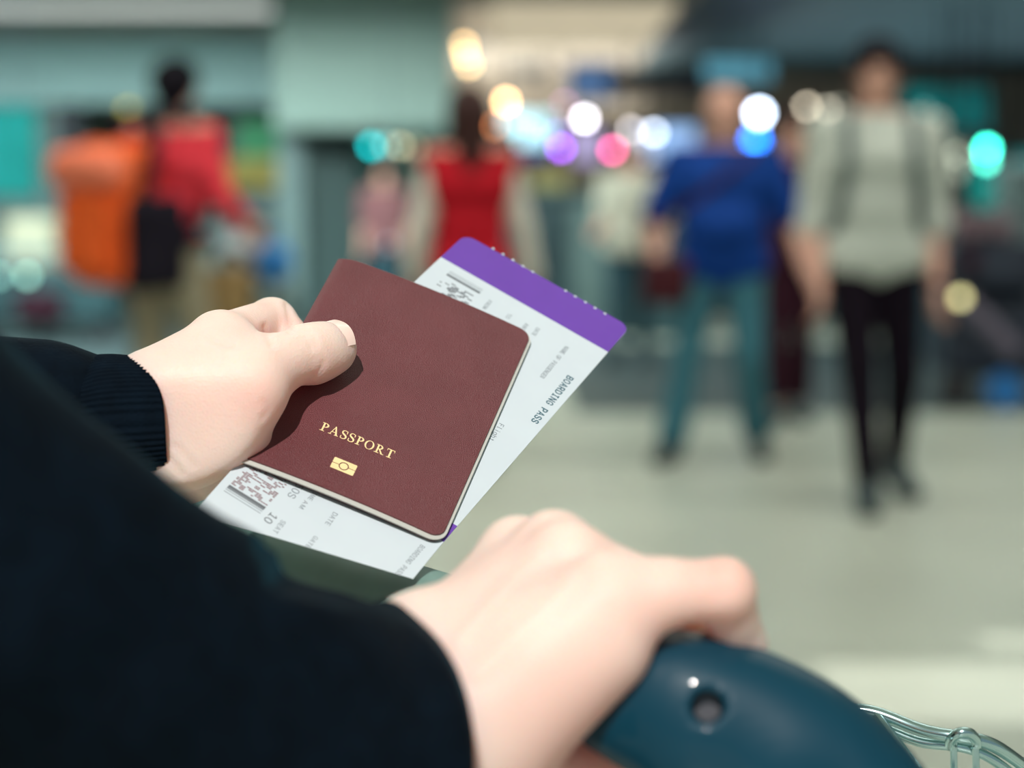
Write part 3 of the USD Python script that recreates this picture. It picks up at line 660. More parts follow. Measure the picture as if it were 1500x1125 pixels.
# fingers
f.chain(PX((325, 503, -.003), (398, 473, -.021), (462, 540, -.0142), (500, 575, -.0136)), [.0118, .0100, .0085, .0075], .006, .003)
f.chain(PX((330, 548, -.020), (405, 530, -.029), (470, 590, -.0142), (515, 620, -.0136)), [.0118, .0104, .0085, .0075], .010, .003)
f.chain(PX((320, 590, -.034), (392, 598, -.034), (450, 645, -.0142), (485, 668, -.0136)), [.0112, .0095, .008, .007], .004, .003)
f.chain(PX((303, 630, -.044), (355, 655, -.034), (402, 682, -.0135), (428, 696, -.0130)), [.0100, .0085, .0075, .0065], .004, .003)
# thenar and thumb
f.chain(PX((258, 632, -.004), (300, 612, .003), (362, 563, .0125)), [.0172, .0176, .0118], .016, .010)
f.chain(PX((256, 592, -.004), (322, 548, .003)), [.0170, .0135], .022)
f.chain(PX((280, 645, -.006), (338, 613, .004)), [.0148, .0122], .012)
f.chain(PX((316, 545, .001), (345, 535, .003)), [.013, .011], .014)                                                # web
f.chain(PX((362, 563, .0130), (372, 575, .0135)), [.0120, .0115], .008)
f.chain(PX((368, 560, .0140), (408, 533, .0125), (447, 517, .0115)), [.0118, .0101, .0103], .007, .006)
f.chain(PX((447, 516, .0113), (470, 511, .0100), (487, 506, .0090)), [.0101, .0096, .0086], .004, .005)
f.chain(PX((462, 533, .0080), (488, 518, .0075)), [.0062, .0062], .008)
# creases
for a_, b_, w_ in (((421, 455, -.010), (427, 486, -.008), .0007), ((385, 480, -.001), (392, 506, .006), .0006), ((306, 498, .012), (338, 506, .012), .0005), ((441, 484, .019), (452, 500, .0215), .0004)):
    pass
lh = f.mesh(12)
thumb_tip = on(487, 506, .009)
def flush(v, spots):
    a = np.zeros(len(v))
    for c, r, s_ in spots: a = np.maximum(a, s_ * np.exp(-(np.linalg.norm(v - c, axis=1) / r) ** 2))
    return a
vl = np.array(lh.vertices)
fl = flush(vl, [(on(388, 592, .022), .010, .38), (on(470, 545, .008), .010, .35), (on(395, 500, -.004), .008, .45), (on(425, 480, -.012), .006, .5), (on(250, 672, .012), .012, .28), (on(375, 450, -.01), .01, .2)])
def relax(m, c, r, it):
    """Smooths the mesh around the points c, fading out at distance r."""
    import scipy.sparse as sp
    e = m.edges_unique; n = len(m.vertices); A = sp.coo_matrix((np.ones(len(e) * 2), (np.r_[e[:, 0], e[:, 1]], np.r_[e[:, 1], e[:, 0]])), (n, n)).tocsr(); A = sp.diags(1 / np.asarray(A.sum(1)).ravel()) @ A
    v = np.array(m.vertices); d = np.min([np.linalg.norm(v - q, axis=1) / rr for q, rr in zip(c, r)], axis=0); w = np.clip((1 - d) * 2.5, 0, 1)[:, None] * .6
    for _ in range(it): v += w * (A @ v - v)
    return trimesh.Trimesh(v, m.faces, process=False)
def crease(m, lines, sig=4.0):
    """Presses skin folds into the side of the mesh that faces the viewer; lines: (pixel points, depth in metres)."""
    v = np.array(m.vertices); n = meshkit.arrays(m, True)[2]; q = v - CAM; z = q @ FWD
    p = np.stack([750 + F * (q @ RIGHT) / z, 562.5 - F * (q @ UP) / z], 1); face = -(n * q).sum(1) / np.linalg.norm(q, axis=1)
    off = np.zeros(len(v))
    for pts, dep in lines:
        P = spline(pts, 24) if len(pts) > 2 else np.linspace(*np.array(pts, float), 24)
        d = np.min(np.linalg.norm(p[:, None] - P[None], axis=2), axis=1) if len(v) < 60000 else np.min([np.linalg.norm(p - a_, axis=1) for a_ in P], axis=0)
        off -= dep * (np.exp(-(d / sig) ** 2) - .35 * np.exp(-((d - 2.4 * sig) / (1.6 * sig)) ** 2))
    return trimesh.Trimesh(v + n * (off * np.clip(face * 3, 0, 1))[:, None], m.faces, process=False)
lh = relax(lh, PX((290, 590, .012), (255, 600, .012), (330, 530, .010)), [.034, .032, .022], 60)
lh = crease(lh, [([(420, 446), (424, 464), (425, 486)], .0007), ([(306, 496), (320, 503), (338, 507)], .0005), ([(388, 478), (392, 492), (397, 504)], .0007), ([(437, 486), (449, 494), (456, 508)], .00035), ([(446, 482), (458, 492), (464, 506)], .0003),
    ([(240, 664), (254, 678), (266, 694)], .0005), ([(256, 652), (272, 668), (284, 682)], .0004), ([(384, 588), (392, 598), (384, 612)], .0003), ([(462, 551), (470, 540), (474, 530)], .0003), ([(340, 590), (356, 606), (350, 624)], .00012)])
# right hand: gripping the trolley handle, little finger nearest
f = Field(V(-.075, .53, .895), V(.09, .72, 1.055), .00125)
AX = lambda *rows: [at(*r) for r in rows]
f.chain(AX((470, 1125, .588), (626, 972, .607)), [.018, .0200], .012); f.chain(AX((470, 1170, .575), (672, 1080, .597)), [.022, .0205], .02)
f.chain(AX((626, 972, .607), (672, 1080, .597)), [.0200, .0205], .012)
f.chain(AX((690, 1040, .592), (790, 950, .588), (888, 873, .588)), [.0185, .0165, .0122], .018, .008)
f.chain(AX((675, 1005, .604), (832, 824, .614)), [.0185, .0120], .014)
f.chain(AX((655, 980, .612), (812, 806, .632)), [.0175, .0120], .012)
f.chain(AX((645, 972, .622), (758, 814, .650)), [.0165, .0120], .012)
f.chain(AX((690, 1085, .593), (884, 948, .588)), [.0200, .0135], .018)
f.chain(AX((888, 873, .588), (970, 868, .587), (1060, 863, .588), (1082, 945, .606), (1045, 1020, .624)), [.0120, .0098, .0088, .0081, .0070], .007, .004)
f.chain(AX((832, 824, .614), (990, 882, .622), (1040, 960, .634), (990, 1060, .634)), [.0118, .0095, .0085, .0075], .005, .003)
f.chain(AX((812, 806, .632), (965, 884, .648), (1015, 950, .658), (970, 1045, .652)), [.0118, .0098, .0086, .0076], .005, .003)
f.chain(AX((758, 812, .650), (915, 880, .672), (975, 940, .682), (935, 1035, .674)), [.0118, .0098, .0086, .0076], .005, .003)
f.chain(AX((715, 1120, .612), (840, 1122, .622), (925, 1122, .626)), [.0190, .0115, .0092], .012, .004)                  # thumb under the bar
rh = relax(f.mesh(8), AX((760, 940, .578), (690, 980, .58), (820, 900, .585)), [.035, .035, .022], 50)
rh = crease(rh, [([(1048, 824), (1060, 840), (1066, 862)], .0004), ([(1036, 823), (1046, 842), (1050, 866)], .0003), ([(700, 985), (790, 900), (838, 850)], -.0006), ([(672, 940), (740, 860), (790, 815)], -.0006)], 9.0); vr = np.array(rh.vertices)
fr_ = flush(vr, [(at(1070, 835, .578), .016, .55), (at(1085, 900, .58), .016, .35), (at(890, 850, .575), .014, .15), (at(900, 1110, .60), .035, .8), (at(1000, 880, .575), .02, .25)])
n0 = len(coarse.vertices)
tb = obj('body', cat_([coarse, lh, rh]), 'skin_hand', tr, smooth=True, attr={'flush': np.r_[np.zeros(n0), fl, fr_]})
# thumb nail: a curved plate on the tip
def nail(c, along, out, L, Wd, rad):
    side = np.cross(along, out); g = []
    n, m = 10, 12
    for i in range(n):
        for k in range(m):
            s_, t_ = i / (n - 1) * 2 - 1, k / (m - 1) * 2 - 1
            e = (1 - .16 * t_ * t_) if s_ > 0 else (1 - .22 * t_ * t_)
            x = s_ * L / 2 * e; y = t_ * Wd / 2; z = rad * (math.cos(y / rad) - 1) - .0009 * s_ * s_ - .0007 * (s_ < -.85)
            g.append(c + along * x + side * y + out * z)
    g = np.array(g); q = []
    for i in range(n - 1):
        for k in range(m - 1): a = i * m + k; q += [[a, a + 1, a + m + 1], [a, a + m + 1, a + m]]
    return trimesh.Trimesh(np.vstack([g, g - out * .0004]), np.vstack([q, np.array(q)[:, ::-1] + len(g)]), process=False)
al = on(505, 497, .009) - on(462, 513, .010); al /= np.linalg.norm(al)
ou = -FWD * .84 + UP * .52 + RIGHT * .12; ou -= al * (al @ ou); ou /= np.linalg.norm(ou)
obj('thumb_nail', nail(on(479, 509.5, .0096) + ou * .0099, al, ou, .0165, .0140, .0094), 'nail', tb, smooth=True)

# far cuff: a ribbed knit tube round the left wrist
ce, c0 = on(229, 613, -.018), on(120, 618, -.022)
ax_ = ce - c0; axl = np.linalg.norm(ax_); ax_ /= axl; e2 = -FWD + ax_ * (FWD @ ax_); e2 /= np.linalg.norm(e2); e1 = np.cross(e2, ax_)
e1 *= np.sign(e1 @ UP)
def sq(x): return np.sign(x) * np.abs(x) ** .72
def cuff_mesh():
    na, nr = 608, 24; vs = []
    a = np.linspace(0, 2 * np.pi, na, endpoint=False)
    rows = [(t_, 0) for t_ in np.linspace(0, 1, nr)] + [(1.0, -.0022), (.6, -.003)]
    for t_, off in rows:
        swell = .0010 * math.sin(t_ * 3.0) - .0020 * math.exp(-(t_ / .18) ** 2)
        rib = .00026 * np.cos(a * 76) * (1 if off == 0 else 0) + .0003 * np.cos(a * 3 + t_ * 2)
        r1, r2 = .0243 + swell + off + rib, .0370 + swell + off + rib
        sh = -.17 * r1 * np.cos(a) + .006 * (np.sin(a) ** 2) - .004 + .0006 * np.cos(a * 5)
        vs.append(c0 + np.outer(np.full(na, t_ * axl) + sh * t_, ax_) + np.outer(r1 * sq(np.cos(a)), e1) + np.outer(r2 * sq(np.sin(a)), e2))
    vs = np.vstack(vs); q = []
    for i in range(len(rows) - 1):
        k = np.arange(na); q.append(np.stack([i * na + k, i * na + (k + 1) % na, (i + 1) * na + (k + 1) % na, (i + 1) * na + k], 1))
    q = np.vstack(q); return trimesh.Trimesh(vs, np.vstack([q[:, [0, 1, 2]], q[:, [0, 2, 3]]]), process=False)
obj('cuff', cuff_mesh(), 'knit_navy', tr, smooth=True, label='ribbed knit cuff at the wrist that holds the passport')
# jacket: two sleeves and the trunk in one garment
f = Field(V(-.80, .10, .82), V(.03, 1.0, 1.42), .0032)
f.chain([on(134, 621, -.021)] + PX((90, 625, -.021), (20, 630, -.024), (-80, 640, -.03)) + [elF], [.0205, .0285, .0335, .038, .046], .01, .012)
f.chain([on(128, 621, -.040), on(60, 630, -.044), on(-60, 640, -.05)], [.0195, .028, .034], .02, .012)
f.chain([elF, ht.sh[1]], [.046, .062], .02)
f.chain(AX((690, 1000, .600), (600, 1052, .593), (480, 1112, .575), (330, 1050, .553), (150, 938, .53), (0, 842, .512)) + [elN], [.0300, .0325, .0395, .041, .0425, .0440, .050], .012, .012)
f.chain(AX((720, 1075, .592), (600, 1120, .58), (440, 1150, .566)), [.029, .032, .036], .02)
f.chain([elN, ht.sh[0]], [.050, .062], .02)
f.chain(AX((395, 905, .548), (455, 955, .556)), [.017, .016], .02, .005)        # a fold of the knit
ht.torso(f, .03)
g_ = f.points() - at(540, 1050, .598); ca = RIGHT * .91 + UP * .41; cb = RIGHT * -.41 + UP * .91       # rounded rim of the near cuff
f.f = np.where(g_ @ ca > 0, np.maximum(f.f, (.9 * (g_ @ ca + (g_ @ cb) ** 2 / .072 - .0325)).astype(np.float32)), f.f)
f.clip(V(0, 0, .83), -V(0, 0, 1)); f.rough(.0026, 26, 4, 2)
obj('jacket', f.mesh(2), 'knit_navy', tr, smooth=True)
fl_ = ht.field(.01, .02, .60); ht.legs(fl_, .012, 1.95); fl_.chain([ht.w(-.07, 0, .54 * TH), ht.w(.07, 0, .54 * TH)], .115, .05); fl_.clip(V(0, 0, .57 * TH), V(0, 0, 1)); obj('trousers', fl_.mesh(), 'trousers_navy', tr, smooth=True)
for i in (0, 1):
    g = Field(ht.heel[i] - .25, ht.heel[i] + .25, .008); g.chain([ht.heel[i], ht.ankle[i] - V(0, 0, .01), ht.toe[i]], [.042, .045, .034], .02, .02); g.clip(V(0, 0, .008), -V(0, 0, 1)); obj('shoe', g.mesh(), 'shoe_dark', tr, smooth=True)
c, fr2, r2 = ht.head, ht.hf, ht.hr; g = Field(c - .25, c + .2, .008)
g.chain([c + V(0, 0, .028) - fr2 * .022, c + V(0, 0, .036) + fr2 * .016], .088, .01); g.chain([c - fr2 * .05, c - fr2 * .055 - V(0, 0, .05)], [.072, .055], .03); g.carve([c + fr2 * .095 - V(0, 0, .02), c + fr2 * .10 + V(0, 0, .02)], [.068, .055], .006); g.carve([c + fr2 * .08 - V(0, 0, .10)], .08, .006)
obj('hair', g.mesh(), 'hair_black', tb, smooth=True)
for g_ in (-1, 1):
    m = trimesh.creation.icosphere(2, .0075 * TH); m.apply_translation(c + V(0, 0, .004 * TH) + fr2 * .0475 * TH + r2 * g_ * .019 * TH); obj('eye', m, 'hair_black', tb, smooth=True)

# ------------------------------------------------------------------ the trolley they push
B0, B1 = at(955, 1010, .603), at(395, 818, .90)
B1 = B0 + (B1 - B0) * 1.3
bd = B1 - B0; bd /= np.linalg.norm(bd); go = np.cross(V(0, 0, -1), bd); go /= np.linalg.norm(go); go[2] = 0
tl = thing('luggage_trolley', 'luggage trolley with a dark teal plastic push handle and chrome wire basket', 'luggage trolley', (*(B0 + (B1 - B0) * .5 + go * .4)[:2], 0))
f = Field(V(-.01, .53, .88), V(.15, .66, 1.04), .0014)
path = spline(AX((940, 1006, .606), (985, 1016, .601), (1080, 1043, .598), (1200, 1110, .595), (1285, 1200, .593), (1330, 1330, .595)), 26)
f.chain(path, np.interp(np.arange(26), [0, 3, 12, 25], [.0170, .0185, .0190, .0180]), .004, .004)
f.chain(AX((888, 1050, .602), (1010, 1100, .596), (1130, 1135, .592)), [.0105, .0150, .016], .012, .006)
hole = at(1036, 1036, .5805); hd = at(1036, 1036, .62) - hole; hd /= np.linalg.norm(hd)
f.carve([hole - hd * .004, hole + hd * .0085], .0047, .0012)
hcn = obj('handle_corner', f.mesh(3), 'handle_teal', tl, smooth=True, label='dark teal moulded corner of the handle')
sc = trimesh.creation.cylinder(.0041, .003, sections=24); sc.apply_transform(trimesh.geometry.align_vectors([0, 0, 1], hd)); sc.apply_translation(hole + hd * .0078)
obj('screw', sc, 'steel_screw', hcn, smooth=30, label='sunken screw in the handle corner')
obj('grip_bar', tube([B0 + (B1 - B0) * t_ for t_ in np.linspace(.0, 1, 30)], .0165, 28), 'grip_green', tl, smooth=40, label='grey-green grip bar')
mid = B0 + (B1 - B0) * .30
obj('bar_clip', tube([at(612, 857, .742), at(626, 862, .732)], .0030, 12), 'chrome', tl, smooth=40, label='small bright metal clip on the bar')
end = path[-1]
far_corner = spline([B1, B1 + bd * .04 - V(0, 0, .002), B1 + bd * .06 + go * .06 - V(0, 0, .03), B1 + bd * .06 + go * .11 - V(0, 0, .12)], 16)
obj('handle_corner', tube(far_corner, .0185, 20), 'handle_teal', tl, smooth=40)
for e in (end, far_corner[-1]):
    foot_ = e + go * .16; foot_[2] = .16
    obj('side_tube', tube(spline([e, e + go * .02 - V(0, 0, .15), foot_ + V(0, 0, .25), foot_, foot_ + go * .5], 30), .014, 14), 'chrome', tl, smooth=40)
# chrome basket between the side tubes
rail = spline(AX((1240, 1040, .76), (1310, 1054, .755), (1352, 1070, .75), (1400, 1079, .745), (1440, 1086, .745), (1475, 1104, .75), (1520, 1142, .765), (1550, 1200, .79)), 50)
obj('basket_rim', tube(rail, .0026, 12), 'chrome', tl, smooth=40)
low = spline(AX((1240, 1060, .765), (1310, 1073, .757), (1352, 1088, .752), (1400, 1093, .748), (1440, 1105, .748), (1475, 1128, .752), (1520, 1170, .768), (1550, 1230, .79)), 50)
obj('basket_rim', tube(low, .0020, 10), 'chrome', tl, smooth=40)
for a_, b_ in (((1397, 1080), (1402, 1500)), ((1429, 1086), (1440, 1540))):
    obj('basket_wire', tube(AX((*a_, .744), (*b_, .75)), .0014, 8), 'chrome', tl, smooth=40)
obj('basket_loop', tube(spline(AX((1394, 1095, .744), (1396, 1080, .741), (1408, 1073, .739), (1424, 1077, .741), (1430, 1094, .744)), 14), .0021, 10), 'chrome', tl, smooth=40)
dz = V(0, 0, 1); near_rail = rail - bd * .12 - dz * .075; far_low, near_low = rail - dz * .16, near_rail - dz * .085
for r_ in (near_rail, far_low, near_low): obj('basket_rim', tube(r_, .0024, 10), 'chrome', tl, smooth=40)
for q in (0, 4, 46, 49):
    obj('basket_wire', tube([rail[q], near_rail[q]], .0020, 8), 'chrome', tl, smooth=40)
    obj('basket_wire', tube([rail[q], far_low[q]], .0016, 8), 'chrome', tl, smooth=40); obj('basket_wire', tube([near_rail[q], near_low[q]], .0016, 8), 'chrome', tl, smooth=40)
for q in range(0, 50, 7): obj('basket_wire', tube([far_low[q], near_low[q]], .0016, 8), 'chrome', tl, smooth=40)
for q in (12, 20, 27, 34, 41): obj('basket_wire', tube([near_rail[q], near_low[q]], .0016, 8), 'chrome', tl, smooth=40)
obj('basket_bracket', tube([near_low[0], end + go * .02 - dz * .15], .005, 10), 'chrome', tl, smooth=40)
ctr = (B0 + B1) / 2 + go * .55
Rg = np.stack([go, np.cross(V(0, 0, 1), go), V(0, 0, 1)])
dk = box((0, 0, 0), (.75, .50, .025), .008); dk.vertices = np.array(dk.vertices) @ Rg + V(ctr[0], ctr[1], .16); obj('platform', dk, 'grip_green', tl, smooth=20)
for s_ in (-1, 1):
    for u_ in (-.3, .3):
        w_ = trimesh.creation.cylinder(.055, .03, sections=28); w_.apply_transform(trimesh.geometry.align_vectors([0, 0, 1], Rg[1])); w_.apply_translation(V(ctr[0], ctr[1], .055) + Rg[0] * u_ + Rg[1] * s_ * .2)
        obj('wheel', w_, 'rubber_black', tl, smooth=30)
        obj('caster', tube([V(ctr[0], ctr[1], .055) + Rg[0] * u_ + Rg[1] * s_ * .2, V(ctr[0], ctr[1], .15) + Rg[0] * u_ + Rg[1] * s_ * .2], .02, 10), 'chrome', tl, smooth=30)

# ------------------------------------------------------------------ the hall behind: shop fronts, signs, lamps
def px_box(x0, y0, x1, y1, y, depth, floor_at=None, top_at=None):
    """A block whose front face, at world depth y, spans the given pixels; real depth behind it."""
    a, b = aty(x0, y1, y), aty(x1, y0, y)
    return (a[0], y, a[2] if floor_at is None else floor_at), (b[0], y + depth, b[2] if top_at is None else top_at)
struct('ceiling', span((-1.15, 17, 3.2), (1.85, 42, 3.35)), 'paint_beige')
struct('ceiling', span((-14, 17, 3.2), (-1.15, 42, 3.35)), 'paint_white')
struct('ceiling', span((1.85, 17, 3.2), (16, 42, 3.35)), 'paint_slate')
struct('trim_1', span((-14, 15.9, 3.15), (16, 16.95, 5.5)), 'paint_white')
struct('floor_1', span((.35, 10.75, 0), (16, 16.0, .006)), 'floor_dark')
struct('floor_2', span((-14, 13.5, 0), (.35, 23.0, .006)), 'floor_dark')

def lone(name, mesh, m, label, cat, **k): return obj(name, mesh, m, label=label, cat=cat, **k)
# shop front on the left
a, b = px_box(-1270, 52, 452, 152, 20, .5); sf = thing('storefront', 'pale blue-green shop fascia with dark posts on the left, behind the backpacker', 'shop front', ((a[0] + b[0]) / 2, 20, 0))
obj('fascia', span(a, b, .02), 'paint_mist', sf)
a, b = px_box(-1270, 20, 452, 54, 20.3, .5); obj('soffit_panel', span(a, b, .02), 'paint_white', sf)
for x0, x1, m in ((60, 84, 'pillar_stone'), (86, 118, 'dark_frame'), (262, 290, 'dark_frame')):
    a, b = px_box(x0, 150, x1, 460, 20.1, .3, 0); obj('post', span(a, b, .02), m, sf)
a, b = px_box(-1270, 290, 452, 318, 20.0, .4); obj('counter_rail', span(a, b, .03), 'pillar_stone', sf)
a, b = px_box(-1270, 318, 452, 460, 20.2, .4, 0); obj('counter_front', span(a, b, .02), 'pillar_stone', sf)
a, b = px_box(-1270, 140, 460, 460, 22.6, .2, 0); obj('back_panel', span(a, b), 'dark_teal', sf)
glow('glow_turquoise', (0.03, 0.50, 0.46), 0.85, .15); glow('glow_green', (0.09, 0.40, 0.20), 0.9, .5, 4); glow('glow_yellow', (0.45, 0.45, 0.14), 0.9, .4, 4); glow('glow_cove', (1.0, 0.88, 0.62), 0.6, .1)
a, b = px_box(-60, 150, 50, 288, 20.6, .1); lone('light_box', span(a, b, .02), 'glow_turquoise', 'turquoise lit panel at the left edge of the shop front', 'screen')
a, b = px_box(122, 150, 258, 292, 21.2, .4); sh = thing('shelf_unit', 'brown shelf of goods behind the orange backpack', 'shelf', (*(np.array(a) + b)[:2] / 2, a[2]))
obj('back', span((a[0], b[1] - .04, a[2]), b), 'shelf_brown', sh)
for k in range(4):
    z = a[2] + (b[2] - a[2]) * k / 3; obj('shelf_board', span((a[0], a[1], z - .02), (b[0], b[1], z + .02)), 'shelf_brown', sh)
rs = np.random.default_rng(3)
for k in range(9):
    c_ = (a[0] + .08 + (b[0] - a[0] - .16) * (k % 3) / 2 + rs.uniform(-.02, .02), a[1] + .15, a[2] + (b[2] - a[2]) * (k // 3) / 3 + .14)
    lone('goods_box', box(c_, (.16, .2, .22), .02), ('shelf_brown', 'cream_cloth', 'pillar_stone')[(k * 2 + k // 3) % 3], f'{("left", "middle", "right")[k % 3]} packet on the {("lowest", "middle", "top")[k // 3]} shelf behind the orange backpack', 'box')
lone('spot_lamp', trimesh.creation.icosphere(2, .05).apply_translation(aty(188, 162, 20.7)), glow('glow_lemon', (0.75, 0.62, 0.05), 4), 'yellow spot lamp over the backpacker\'s shoulder', 'lamp')
# lit display with greenery
a, b = px_box(335, 176, 432, 290, 20.4, .3); ld = thing('display_case', 'lit display with green and yellow posters, right of the backpacker', 'display', (*(np.array(a) + b)[:2] / 2, a[2]))
obj('case', span((a[0] - .05, a[1] + .12, a[2] - .05), (b[0] + .05, b[1] + .1, b[2] + .05), .02), 'dark_frame', ld)
zc = a[2] + (b[2] - a[2]) * .52
obj('green_poster', span((a[0] + .1, a[1], zc), (b[0] - .14, a[1] + .1, b[2])), 'glow_green', ld, label='green lit poster'); obj('yellow_poster', span((a[0], a[1], a[2] + .1), (b[0], a[1] + .1, zc)), 'glow_yellow', ld, label='yellow lit poster')
# sign board above the pillar, the pillar
a, b = px_box(400, 38, 662, 190, 18.5, .4); lone('sign_board', span((a[0], a[1], a[2]), (b[0], b[1], 3.2), .03), 'paint_sage', 'large blank grey-green header board above the grey pillar', 'sign')
c_ = aty(463, 300, 19.3); ph = 3.2
pil = box((0, 0, ph / 2), (.64, .64, ph), .02); pil.apply_transform(trimesh.transformations.rotation_matrix(math.radians(24), [0, 0, 1])); pil.apply_translation((c_[0], 19.5, 0))
mat('pillar_dark', (0.04, 0.072, 0.072), 0.5, .08, 1.0)
struct('trim_2', pil, 'pillar_dark')
a, b = px_box(408, 180, 444, 500, 18.95, .12, 0); struct('trim_5', span(a, b, .02), 'pillar_stone')
mat('wall_green', (0.06, 0.20, 0.18), .6, .2, .6)
a, b = px_box(500, 190, 760, 330, 20.5, .2); struct('wall_shop', span(a, b), 'wall_green'); a, b = px_box(500, 330, 760, 480, 20.3, .4, 0); lone('shop_counter', span(a, b, .03), 'dark_teal', 'dark green counter behind the person in pink', 'counter')

# cream box, cart and lamps at far left
mat('cream_card', (0.26, 0.25, 0.18), .7)
a, b = px_box(8, 318, 78, 390, 16.6, .4); lone('carton', span(a, b, .02), 'cream_card', 'cream carton on the dark cart at the left edge', 'box')
cart = thing('cart', 'dark parked luggage cart at the left edge, left of the backpacker', 'cart', aty(60, 490, 16.5) * (1, 1, 0))
a, b = px_box(-40, 392, 168, 480, 16.3, .8, .16); obj('cart_body', span(a, b, .04), 'dark_teal', cart)
a, b = px_box(20, 430, 90, 470, 16.2, .2); obj('cart_bag', span(a, b, .04), 'maroon_cloth', cart)
for x_ in (-25, 60, 150):
    w_ = trimesh.creation.cylinder(.08, .05, sections=20); w_.apply_transform(trimesh.transformations.rotation_matrix(math.pi / 2, [1, 0, 0])); w_.apply_translation((aty(x_, 400, 16.4)[0], 16.4, .08)); obj('wheel', w_, 'rubber_black', cart)
obj('cart_rail', tube([aty(-40, 372, 16.4), aty(168, 372, 16.4)], .03, 10), 'pillar_stone', cart)
for x_ in (-35, 160): obj('cart_post', tube([aty(x_, 372, 16.4), aty(x_, 430, 16.4)], .03, 8), 'pillar_stone', cart)

# trolley pushed by the backpacker with its bags
c_ = aty(372, 420, 8.9); lt = thing('luggage_cart', 'low luggage cart in front of the person in red', 'cart', (c_[0], c_[1], 0))
obj('deck', span((c_[0] - .32, 8.65, .14), (c_[0] + .30, 9.2, .19), .02), 'dark_teal', lt)
obj('push_bar', tube(spline([(c_[0] - .30, 8.7, .17), (c_[0] - .42, 8.72, .6), (c_[0] - .36, 8.75, 1.02), (c_[0] - .36, 9.15, 1.02), (c_[0] - .42, 9.12, .6), (c_[0] - .30, 9.15, .17)], 40), .016, 10), 'pillar_stone', lt, smooth=True)
for x_ in (-.25, .22):
    for y_ in (8.72, 9.12):
        w_ = trimesh.creation.cylinder(.07, .04, sections=20); w_.apply_transform(trimesh.transformations.rotation_matrix(math.pi / 2, [1, 0, 0])); w_.apply_translation((c_[0] + x_, y_, .07)); obj('wheel', w_, 'rubber_black', lt)
mat('tan_case', (0.30, 0.19, 0.07), .6); mat('blue_bag', (0.012, 0.15, 0.42), .6); mat('white_bag', (0.48, 0.54, 0.56), .7)
a, b = px_box(300, 392, 365, 520, 8.75, .3, .19); sc_ = thing('suitcase', 'tan upright suitcase on the low luggage cart', 'suitcase', (*(np.array(a) + b)[:2] / 2, .19))
obj('shell', span(a, b, .03), 'tan_case', sc_); obj('handle', tube(spline([((a[0] * .7 + b[0] * .3), a[1] + .15, b[2] - .01), ((a[0] * .7 + b[0] * .3), a[1] + .15, b[2] + .05), ((a[0] * .3 + b[0] * .7), a[1] + .15, b[2] + .05), ((a[0] * .3 + b[0] * .7), a[1] + .15, b[2] - .01)], 16), .012, 8), 'rubber_black', sc_)
a, b = px_box(371, 418, 428, 520, 8.75, .3, .19); gc_ = thing('suitcase', 'grey suitcase under the blue and white bags', 'suitcase', (*(np.array(a) + b)[:2] / 2, .19))
obj('shell', span(a, b, .03), 'pillar_stone', gc_); obj('handle', box(((a[0] + b[0]) / 2, a[1] - .008, (a[2] + b[2]) / 2), (.1, .02, .025), .005), 'rubber_black', gc_)
def sack(c, s, m, name, label, cat):
    t = thing(name, label, cat, c); obj('bag_body', block(c, s, min(s) * .8, h=.01, amp=.012), m, t, smooth=True)
    obj('bag_handle', tube(spline([c + V(-.05, 0, s[2] - .01), c + V(-.03, 0, s[2] + .05), c + V(.03, 0, s[2] + .05), c + V(.05, 0, s[2] - .01)], 14), .009, 8), m, t, smooth=True)
sack(aty(400, 386, 8.95), (.085, .10, .085), 'blue_bag', 'carrier_bag', 'blue bag on top of the grey suitcase', 'bag')
sack(aty(352, 366, 9.10), (.085, .09, .06), 'white_bag', 'carrier_bag', 'white bag lying across the tan suitcase', 'bag')

# middle distance kiosks
for i, (x0, y0, x1, y1, y, m, lab) in enumerate(((735, 285, 900, 470, 19, 'dark_teal', 'dark kiosk counter right of the person in the red vest'), (895, 330, 1010, 500, 16.8, 'dark_teal', 'dark low counter behind the person in beige'), (1010, 250, 1200, 480, 20, 'dark_frame', 'dark stall behind the person in blue'),
        (1195, 215, 1400, 480, 19, 'dark_teal', 'dark teal stall behind the person in the striped shirt'), (1380, 330, 1620, 520, 14.5, 'slate_cloth', 'dark counter at the right edge'))):
    a, b = px_box(x0, y0, x1, y1, y, .9, 0); k_ = thing('kiosk', lab, 'kiosk', (*(np.array(a) + b)[:2] / 2, 0))
    obj('front', span(a, b, .03), m, k_); obj('worktop', span((a[0] - .05, a[1] - .06, b[2]), (b[0] + .05, b[1] + .06, b[2] + .05), .015), 'pillar_stone', k_)
    obj('plinth', span((a[0] + .03, a[1] + .05, 0), (b[0] - .03, b[1], .1)), 'dark_frame', k_)
mat('grey_goods', (0.08, 0.125, 0.12), .7); mat('mauve_cloth', (0.13, 0.085, 0.10), .8); mat('mauve_strap', (0.10, 0.085, 0.12), .6)
a, b = px_box(838, 296, 892, 350, 18.4, .3); lone('carton', span((a[0], a[1], 0), b, .02), 'grey_goods', 'tall grey-green carton in front of the dark kiosk counter', 'box')
